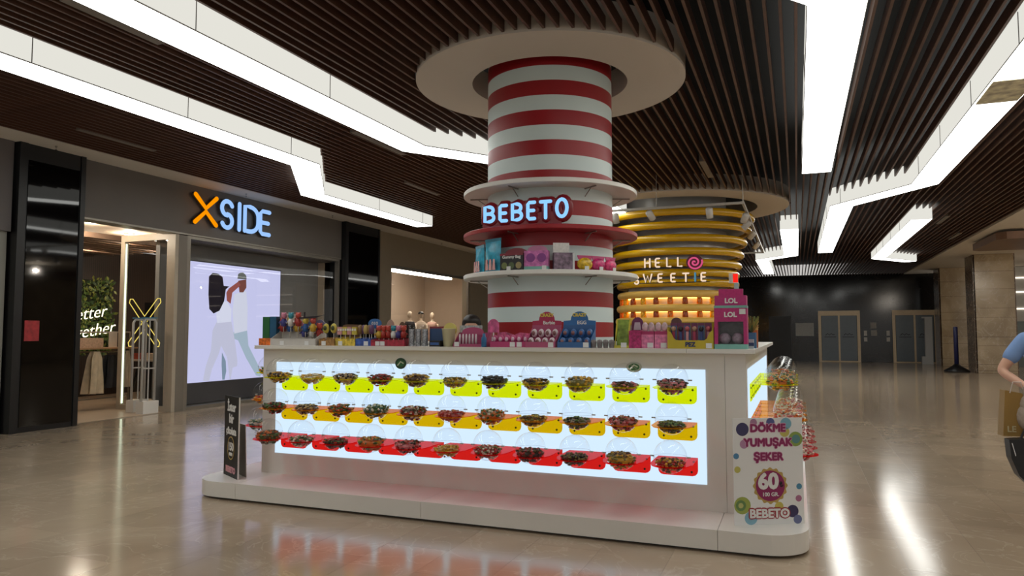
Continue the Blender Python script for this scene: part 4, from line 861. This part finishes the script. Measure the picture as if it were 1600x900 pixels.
# 12 small pink toys
g = goods('pink_toy_carton', 'low pink carton of small pink surprise toys', 'display carton', -2.2)
tray(g, -.17, .17, -.05, .07, .06, P_((206, 40, 110)), .75); card(g, [(-.17, .03), (.17, .03), (.15, .11), (.05, .12), (0, .1), (-.08, .125), (-.15, .12)], mat('pink_card', (200, 90, 130), .5, var=.5, scale=30), .07); tagcard(g, .03, -.05); tagcard(g, .09, -.05)
pt = MB().sphere((0, 0, .035), .024, .022, .035, 12, 8).prism(ell(0, .035, .014, .02, n=10)[:-1], -.024, -.018, 'y', 1).mesh('surprise_toy', [P_((214, 60, 130)), P_((236, 190, 210))], True)
for k in range(6): tag(obj('surprise_toy', pt, None, (-2.2 - .14 + .055 * k, 5.57, ZT + .03)), '%s small pink surprise toy from the left in the low carton' % ORD[k], 'surprise toy', 'small pink surprise toys')
# 13-14 egg displays
def egg_display(x, w_, body, head, eggc, lb, title, word, eggname, grp):
    g = goods('egg_display', lb, 'display carton', x); h = w_ / 2
    tray(g, -h, h, -.08, .09, .16, P_(body), .28, .18)
    card(g, [(-h, .14), (h, .14), (h, .215), (h * .55, .22)] + [(h * .55 * math.cos(R(a)), .22 + .072 * math.sin(R(a))) for a in range(20, 180, 20)] + [(-h * .55, .22), (-h, .215)], P_(head), .09)
    text(title, .036, P_((236, 210, 60)), g, (-.0, .088, .262), bold=.002); text(word, .04, M_WHT, g, (.02, .088, .2), bold=.001); tagcard(g, h - .035, -.08)
    part('step', P_(body), g, (-h + .006, h - .006, 0, .084, .006, .075))
    em = MB().sphere((0, 0, .034), .026, .026, .036, 12, 8).prism(ell(0, .036, .014, .018, n=10)[:-1], -.03, -.02, 'y', 1).mesh('surprise_egg', [P_(eggc), P_((150, 90, 90))], True)
    for r_ in range(2):
        for k in range(4): tag(obj('surprise_egg', em, None, (x - h + .035 + (w_ - .07) / 3 * k, 5.58 + (.04 if r_ else -.04), ZT + (.076 if r_ else .008) + .004)), '%s egg from left in the %s row of the %s display' % (ORD[k], ('lower', 'upper')[r_], eggname), 'surprise egg', grp)
egg_display(-1.92, .25, (196, 70, 116), (200, 24, 80), (226, 206, 214), 'pink display with domed header holding white surprise eggs', 'CRAZY', 'Barbie', 'pink', 'eggs in the pink display')
egg_display(-1.64, .27, (40, 100, 170), (30, 110, 190), (60, 110, 180), 'blue display with domed header holding blue surprise eggs', 'CRAZY', 'EGG', 'blue', 'eggs in the blue display')
cupm = MB().lathe([(.018, 0), (.024, .045), (.02, .06), (0, .066)], 12).mesh('candy_cup', [mat('cup_grey', (120, 112, 112), .4, var=.4, scale=40)], True)
for k in range(4): tag(obj('candy_cup', cupm, None, (-1.485 + .048 * k, 5.53, ZT)), '%s small grey candy cup from the left beside the blue egg display' % ORD[k], 'candy cup', 'small grey candy cups')
# 16 yellow-green pouch stand
g = goods('pouch_stand', 'yellow framed stand of green pouches right of the striped column', 'stand', -1.266)
for sx in (-1, 1): MB().tube([(sx * .055, -.03, 0), (sx * .05, .0, .12), (sx * .05, .05, .225)], .007, 6).build('yellow_frame', P_((214, 200, 40)), g)
MB().prism([(-.02, .01), (-.012, .01), (.052, .22), (.044, .22)], -.045, .045, 'x').build('pouch', mat('pouch_green', (120, 140, 60), .4, var=.6, scale=18), g); part('tray', P_((214, 200, 40)), g, (-.06, .06, -.05, .05, 0, .02)); tagcard(g, .02, -.05)
# 17 purple arched display
g = goods('purple_display', 'narrow magenta display with rounded purple header', 'display carton', -1.16)
tray(g, -.045, .045, -.05, .06, .14, mat('magenta_mixed', (170, 40, 100), .5, var=.5, scale=40), .95); card(g, archpts(-.045, .045, .1, .24, .19), P_((120, 30, 90)), .06); card(g, [(-.03, .14), (.03, .14), (.02, .2), (-.02, .2)], P_((214, 190, 205)), .052, name='header_print')
# 18 pink hooded packs
for k in range(2):
    x_ = -1.065 + .102 * k; g = goods('hooded_pack', '%s pink and white pack with scalloped top' % ('left', 'right')[k], 'pack', x_)
    part('pack', mat('pink_pack', (214, 120, 160), .4, var=.35, scale=35), g, (-.048, .048, -.03, .03, 0, .125)); part('band', P_((196, 30, 100)), g, (-.049, .049, -.031, .031, .105, .13))
    for j in (-1, 1): MB().sphere((j * .024, 0, .16), .024, .018, .04, 10, 8).build('hood', mat('hood_pale', (200, 170, 176), .4, var=.3, scale=40), g, smooth=True)
    tagcard(g, .02, -.03)
# 19 yellow tray of candy sticks
g = goods('yellow_candy_tray', 'yellow cut-out carton labelled PEZ holding pink and blue packs', 'display carton', -.74)
M_PZ = P_((214, 186, 20)); pf = [(-.168, 0), (.168, 0), (.168, .14), (.14, .12), (.12, .075), (.1, .062), (-.1, .062), (-.12, .075), (-.14, .12), (-.168, .14)]
card(g, pf, M_PZ, -.07, name='front_panel'); part('carton', M_PZ, g, (-.168, .168, -.064, .08, 0, .006), (-.168, -.162, -.064, .08, .006, .16), (.162, .168, -.064, .08, .006, .16), (-.162, .162, .074, .08, .006, .2))
text('PEZ', .045, P_((30, 50, 110)), g, (.0, -.072, .03), bold=.002); tagcard(g, .135, -.07)
MB().prism(ell(-.12, .2, .04, .035, n=18)[:-1], .06, .072, 'y').build('header_disc', P_((110, 60, 60)), g)
for k in range(6):
    t = thing('candy_stick_pack', '%s blister pack from the left in the yellow carton' % ORD[k], 'blister pack', (-.74 - .128 + .051 * k, 5.58 - .02 + .01 * (k % 2), ZT + .008), group='blister packs in the yellow carton')
    part('card', P_(((70, 100, 150), (150, 50, 100))[k % 2]), t, (-.024, .024, 0, .004, 0, .185)); part('stick', P_(((200, 50, 90), (50, 70, 140), (230, 150, 160))[k % 3]), t, (-.009, .009, -.014, 0, .02, .12))
    MB().sphere((0, -.01, .14), .018, .014, .02, 10, 7).build('head', P_(((190, 140, 110), (40, 30, 34), (200, 80, 90))[k % 3]), t, smooth=True); part('top_band', P_((120, 40, 90)), t, (-.024, .024, -.001, 0, .165, .185))
# 20 tall magenta box with ball window
g = goods('magenta_doll_box', 'tall magenta box labelled LOL with two grey balls in its window', 'box', -.45)
M_LOL = mat('magenta_box', (178, 40, 110), .4, var=.12, scale=60); M_MINT = P_((120, 190, 176))
part('base', M_MINT, g, (-.115, .115, -.07, .09, 0, .035)); part('frame', M_LOL, g, (-.115, -.09, -.07, .085, .035, .3), (.09, .115, -.07, .085, .035, .3), (-.09, .09, -.07, .085, .2, .3), (-.09, .09, .075, .085, .035, .2))
part('window', M_GLASS, g, (-.09, .09, -.066, -.063, .035, .2)); part('dark_lining', mat('lining', (50, 44, 50), .3, var=.8, scale=30), g, (-.09, .09, .06, .075, .035, .2))
part('mint_band', M_MINT, g, (-.116, .116, -.071, .086, .3, .318)); part('upper_box', M_LOL, g, (-.112, .112, -.05, .085, .318, .392)); part('header', M_LOL, g, (-.09, .085, .03, .06, .392, .445))
text('LOL', .05, M_WHT, g, (0, -.072, .25), bold=.002); text('LOL', .05, M_WHT, g, (.005, -.052, .352), bold=.002); tagcard(g, .085, -.071).location = (0, 0, .25)
for sx in (-1, 1): tag(MB().sphere((0, 0, .042), .042, n=16, k=10).build('toy_ball', mat('ball_grey', (140, 120, 136), .35, var=.3, scale=50), None, (-.45 + sx * .045, 5.57, ZT + .035), smooth=True), '%s grey glitter ball in the magenta box window' % ('left' if sx < 0 else 'right'), 'toy ball', 'grey balls in the magenta box')
# 21 packs on the right return
g = goods('tinsel_pack', 'bundle of green tinsel-topped sweets at the right worktop corner', 'pack', -.32, 5.86)
part('box', P_((60, 120, 170)), g, (-.03, .03, -.06, .06, 0, .12)); b = MB(); rr = random.Random(5)
for k in range(90): a = rr.uniform(0, 2 * PI); b.bar((0, 0, .12), (.05 * math.cos(a), .06 * math.sin(a), .12 + rr.uniform(.04, .13)), .002, 3, mi=k % 3)
stuff(b.build('tinsel', [P_((150, 160, 60)), P_((90, 120, 50)), P_((200, 150, 60))], g))
g = goods('orange_pack', 'slim orange pack behind the tinsel bundle at the right corner', 'pack', -.31, 6.1); part('pack', P_((206, 90, 30)), g, (-.02, .02, -.05, .05, 0, .2)); part('band', P_((230, 190, 90)), g, (-.021, .021, -.051, .051, .14, .16))
g = goods('blue_stripe_pack', 'small blue and white pack at the right worktop corner', 'pack', -.33, 5.7); part('pack', P_((190, 200, 210)), g, (-.03, .03, -.03, .03, 0, .07)); part('band', P_((40, 60, 120)), g, (-.031, .031, -.031, .031, .02, .045))

# ------------------------------------------------------------------ goods on the lowest ring shelf
ZR = 2.06
def onring(name, lb, cat, ang, r=.83):
    a = R(ang); return thing(name, lb, cat, (CX + r * math.cos(a), CY + r * math.sin(a), ZR), a + PI / 2)
for k, (ang, h) in enumerate(((-134, .3), (-116, .345))):
    g = onring('blue_candy_bag', '%s large blue candy bag on the lowest ring shelf' % ('left', 'right')[k], 'bag', ang)
    b = MB(); vs = []; fs = []
    for j in range(7):
        for i in range(7): u, v = i / 6 - .5, j / 6; e_ = (1 - (2 * u) ** 2) * math.sin(PI * min(1, v * 1.15)); vs.append((u * .24, -.035 * e_, v * h))
    for j in range(6):
        for i in range(6): q = j * 7 + i; fs.append((q, q + 1, q + 8, q + 7))
    kk = len(vs); b.add(vs + [(x_, -y_ + .002, z_) for x_, y_, z_ in vs], fs + [tuple(kk + q for q in f[::-1]) for f in fs]).build('bag', mat('bag_blue', (60, 160, 190), .25, var=.35, scale=18), g, smooth=True)
    for j in (-1, 0, 1): MB().prism([(j * .055 - .022, .02), (j * .055 + .022, .02), (j * .055 + .012, .13), (j * .055 - .012, .13)], -.041, -.037, 'y').build('stripe_print', stripes('candy_stripe_%d%d' % (k, j), (190, 60, 60), (236, 220, 214), 30, 'X'), g)
    part('top_seal', P_((60, 150, 180)), g, (-.12, .12, -.004, .006, h - .03, h))
g = onring('black_gummy_box', 'black and red gummy box with arched header on the ring shelf', 'box', -97)
part('box', P_((24, 22, 24)), g, (-.13, .13, -.06, .06, 0, .17)); card(g, archpts(-.13, .13, .16, .235, .175), P_((150, 20, 40)), .04); part('red_band', P_((150, 20, 40)), g, (-.131, .131, -.062, -.06, .15, .172)); text('Gummy Bag', .042, M_WHT, g, (0, -.063, .135), bold=.001)
for j, c in enumerate(((120, 130, 60), (90, 110, 60), (170, 150, 90))): MB().prism(ell(-.08 + j * .08, .05, .032, .034, n=14)[:-1], -.064, -.06, 'y').build('print_shape', P_(c), g)
tagcard(g, -.03, -.064)
g = onring('pink_surprise_box', 'pink surprise box with mint base on the ring shelf', 'box', -80.5)
part('box', mat('pink_purple', (196, 110, 170), .4, var=.35, scale=22), g, (-.12, .12, -.05, .05, .035, .19)); part('base', M_MINT, g, (-.121, .121, -.051, .051, 0, .035)); card(g, archpts(-.1, .1, .19, .25, .2), P_((214, 130, 170)), .03)
for j in (-1, 1): MB().prism(ell(j * .055, .12, .045, .045, n=16)[:-1], -.053, -.05, 'y').build('print_shape', P_((150, 60, 150)), g)
tagcard(g, .08, -.052)
g = onring('white_surprise_pack', 'white and dark surprise pack with a card top on the ring shelf', 'pack', -62.5)
part('pack', mat('pack_dark', (120, 100, 116), .4, var=.7, scale=24), g, (-.1, .1, -.04, .04, 0, .17)); part('card_top', mat('pack_white', (214, 212, 206), .4, var=.12, scale=40), g, (-.1, .06, .0, .012, .17, .27)); part('white_edge', P_((220, 222, 224)), g, (.085, .105, -.045, .042, 0, .165))
for k, (ang, c, lb) in enumerate(((-47, (206, 170, 40), 'yellow and pink candy bag on the ring shelf, nearest the white pack'), (-36, (190, 50, 110), 'magenta candy bag on the ring shelf'), (-24, (214, 70, 120), 'bright pink candy bag at the right end of the ring shelf'))):
    g = onring('small_candy_bag', lb, 'bag', ang); MB().sphere((0, 0, .065), .085, .045, .065, 14, 8).build('bag', mat('smallbag_%d' % k, c, .25, var=.5, scale=25), g, smooth=True); MB().prism([(-.07, .11), (.07, .11), (.085, .15), (-.085, .15)], -.004, .004, 'y').build('crimp', P_((210, 60, 120)), g); part('price_tag', mat('tag_white', (216, 216, 214), .5), g, (-.03, .015, -.06, -.055, 0, .04))

# ------------------------------------------------------------------ people
def skin_body(name, chains, m, parent, root_first=True, sub=2):
    """connected joints with radii grown into one surface"""
    vs = []; es = []; rad = []; idx = {}
    for ch in chains:
        prev = None
        for p, r_ in ch:
            key = tuple(round(c_, 4) for c_ in p)
            if key not in idx: idx[key] = len(vs); vs.append(p); rad.append(r_)
            if prev is not None and prev != idx[key] and (prev, idx[key]) not in es: es.append((prev, idx[key]))
            prev = idx[key]
    me = bpy.data.meshes.new(name); me.from_pydata(vs, es, []); o = obj(name, me, parent); me.materials.append(m)
    md = o.modifiers.new('skin', 'SKIN'); md.use_smooth_shade = True
    for i, sv in enumerate(me.skin_vertices[0].data):
        r_ = rad[i]; sv.radius = (r_, r_) if not isinstance(r_, tuple) else r_; sv.use_root = (i == 0)
    s_ = o.modifiers.new('sub', 'SUBSURF'); s_.levels = sub; s_.render_levels = sub; return o
def hand(ch, wrist, d, side, curl):
    """palm and five finger chains; d = pointing direction, side = across the palm"""
    d = Vector(d).normalized(); s = Vector(side).normalized(); n = d.cross(s); W = Vector(wrist); palm = W + d * .05
    ch.append([(tuple(W), .024), (tuple(palm), .028)])
    for k, (o_, L) in enumerate(((-.026, .07), (-.009, .08), (.009, .075), (.026, .06))):
        b0 = W + d * .085 + s * o_; m1 = b0 + d * L * .5 * math.cos(curl) + n * L * .5 * math.sin(curl); m2 = m1 + d * L * .4 * math.cos(curl * 2) + n * L * .4 * math.sin(curl * 2)
        ch.append([(tuple(palm), .028), (tuple(b0), .0095), (tuple(m1), .0085), (tuple(m2), .007)])
    t0 = W + d * .03 - s * .032; ch.append([(tuple(palm), .028), (tuple(t0), .012), (tuple(t0 + d * .03 - s * .018 + n * .012), .009), (tuple(t0 + d * .052 - s * .012 + n * .03), .008)])
def person(root, H_, sh_m, tr_m, hair_m, armsL, armsR, legs, shoe_m, face_d=1):
    k = H_ / 1.68; S_ = lambda x_, y_, z_: (x_ * k, y_ * k, z_ * k)
    pel = (S_(0, 0, .93), .12 * k); 
    body = [[pel, (S_(0, 0, 1.1), .105 * k), (S_(0, .01, 1.28), .115 * k), (S_(0, .015, 1.40), .07 * k), (S_(0, .0, 1.47), .048 * k), (S_(0, -.012, 1.53), .062 * k), (S_(0, -.015, 1.58), .082 * k), (S_(0, -.005, 1.63), .066 * k)]]
    for arm in (armsL, armsR):
        pts = [S_(*p) for p in arm]; body.append([(S_(0, .01, 1.28), .115 * k), (pts[0], .05 * k), (pts[1], .038 * k), (pts[2], .026 * k)])
        d = Vector(pts[2]) - Vector(pts[1]); hand(body, pts[2], d, d.cross(Vector((0, 0, 1))) if abs(d.normalized().z) < .9 else (0, 1, 0), .5)
    for lg in legs:
        p = [S_(*q) for q in lg]; body.append([pel, (p[0], .085 * k), (p[1], .056 * k), (p[2], .036 * k)])
    skin_body('body', body, M_SKIN, root)
    skin_body('shirt', [[(S_(0, 0, .80), .165 * k), (S_(0, 0, .93), .16 * k), (S_(0, 0, 1.1), .135 * k), (S_(0, .01, 1.28), .138 * k), (S_(0, .015, 1.38), .085 * k)]] + [[(S_(0, .01, 1.28), .138 * k), (S_(*a[0]), .066 * k), (tuple(Vector(S_(*a[0])).lerp(Vector(S_(*a[1])), .75)), .058 * k)] for a in (armsL, armsR)], sh_m, root)
    skin_body('trousers', [[(S_(0, 0, 1.08), .118 * k), (S_(0, 0, .95), .135 * k), (S_(*l[0]), .1 * k), (S_(*l[1]), .078 * k), (tuple(Vector(S_(*l[1])).lerp(Vector(S_(*l[2])), .9)), .062 * k)] for l in legs], tr_m, root)
    for l in legs:
        fx, fy, fz = S_(*l[2]); b = MB().prism([(fx - .045, fy + .07), (fx + .045, fy + .07), (fx + .05, fy - .1), (fx + .03, fy - .18), (fx - .03, fy - .18), (fx - .05, fy - .1)], fz - .07, fz - .02).prism([(fx - .045, fy + .07), (fx + .045, fy + .07), (fx + .042, fy - .06), (fx - .042, fy - .06)], fz - .02, fz + .03); b.build('shoe', shoe_m, root)
    hd = MB().sphere(S_(0, .012, 1.605), .098 * k, .108 * k, .1 * k, 20, 12)
    hd.v = [(x_, y_ + (.03 * k if (y_ < -.02 * k and z_ < 1.62 * k) else 0), z_) for x_, y_, z_ in hd.v]
    hd.build('hair', hair_m, root, smooth=True)
    fc = MB()
    for s in (-1, 1): fc.sphere(S_(s * .032, -.088, 1.575), .012 * k, .008 * k, .008 * k, 10, 6, 0)
    fc.build('eyes', P_((30, 24, 22)), root, smooth=True)
    MB().sphere(S_(0, -.1, 1.552), .012 * k, .017 * k, .022 * k, 10, 7).build('nose', M_SKIN, root, smooth=True); MB().sphere(S_(0, -.086, 1.518), .022 * k, .008 * k, .007 * k, 10, 6).build('mouth', P_((160, 80, 76)), root, smooth=True)
    for s in (-1, 1): MB().sphere(S_(s * .085, .0, 1.56), .01 * k, .02 * k, .03 * k, 8, 7).build('ear', M_SKIN, root, smooth=True)
sl_ = thing('person', 'dark-haired person standing behind the counter goods, only the head showing', 'person', (-2.92, 6.36, 0), R(20))
person(sl_, 1.60, P_((40, 40, 46)), P_((34, 36, 44)), M_HAIR, [(-.17, .01, 1.33), (-.24, -.02, 1.06), (-.16, -.2, .98)], [(.17, .01, 1.33), (.24, -.02, 1.06), (.16, -.2, .98)], [[(-.09, 0, .86), (-.1, -.01, .48), (-.1, .02, .09)], [(.09, 0, .86), (.1, -.01, .48), (.1, .02, .09)]], M_BLACKM)
# long hair of the seller falls over the back of the head
MB().sphere((0, .05, 1.42), .095, .055, .16, 16, 10).build('hair_back', M_HAIR, sl_, smooth=True)
sp_ = thing('person', 'person in a light blue T-shirt carrying bags at the right picture edge', 'person', (1.77, 6.5, 0), R(8))
person(sp_, 1.72, mat('tshirt_blue', (120, 150, 196), .9, var=.05, scale=12), mat('beige_trousers', (150, 128, 110), .9, var=.06), mat('brown_hair', (70, 48, 34), .5, var=.3, scale=60),
       [(-.18, .01, 1.36), (-.34, .0, 1.13), (-.26, -.2, 1.03)], [(.18, .01, 1.36), (.3, .03, 1.12), (.2, -.2, 1.03)], [[(-.09, 0, .86), (-.11, -.1, .48), (-.12, -.14, .09)], [(.09, 0, .86), (.1, .06, .48), (.1, .18, .09)]], M_BLACKM)
MB().sphere((0, .07, 1.42), .1, .05, .2, 16, 10).build('hair_back', mat('brown_hair', (70, 48, 34), .5), sp_, smooth=True)
pb = thing('paper_bag', 'brown paper carrier bag with LE lettering held by the person', 'bag', (1.45, 6.28, .70), R(8))
MB().add([(-.085, -.05, 0), (.085, -.05, 0), (.085, .05, 0), (-.085, .05, 0), (-.06, -.045, .33), (.09, -.045, .3), (.09, .045, .3), (-.06, .045, .33)], [(0, 3, 2, 1), (0, 1, 5, 4), (1, 2, 6, 5), (2, 3, 7, 6), (3, 0, 4, 7)]).build('sack', mat('kraft_gold', (146, 112, 50), .5, var=.06), pb)
MB().tube([(-.03, -.046, .31), (-.01, -.05, .39), (.04, -.05, .39), (.06, -.046, .31)], .004, 6).build('handle', P_((220, 206, 196)), pb); text('LE', .06, P_((206, 190, 140)), pb, (-.03, -.0535, .05), bold=.001)
ct_ = thing('plush_coat', 'pale grey-beige plush coat hanging over the arm of the person', 'coat', (1.565, 6.24, .62))
b = MB()
for (p0, r0) in (((0, 0, .3), .08), ((-.02, 0, .22), .085), ((.01, -.02, .12), .075), ((.05, .0, .02), .07), ((.0, .0, .4), .06), ((.07, -.02, .25), .08), ((.08, 0, .12), .08)): b.sphere(p0, r0, r0 * .7, r0 * 1.25, 14, 9)
b.build('coat', mat('plush', (164, 150, 136), 1.0, var=.12, scale=30, bump=.6), ct_, smooth=True)
hb = thing('handbag', 'black handbag with a zip hanging below the paper bag', 'handbag', (1.46, 6.15, .36), R(5))
b = MB(); vs = []
prof = [(-.085, .33), (.02, .34), (.1, .28), (.13, .1), (.12, .02), (.05, .0), (-.03, .08), (-.075, .2)]
b.prism(prof, -.05, .05, 'y').build('bag_body', mat('black_leather', (18, 18, 20), .45, var=.3, scale=40, bump=.2), hb); MB().bar((-.07, -.052, .31), (-.05, -.052, .22), .004).build('zip', M_CHROME, hb)
MB().tube([(.0, 0, .33), (.05, 0, .45), (.1, 0, .6)], .008, 6).build('strap', M_BLACKM, hb); MB().tube([(.02 * math.cos(R(72 * i * 2)), -.054, -.02 + .02 * math.sin(R(72 * i * 2))) for i in range(5)], .003, 4, closed=True).build('star_charm', M_FRAME, hb)
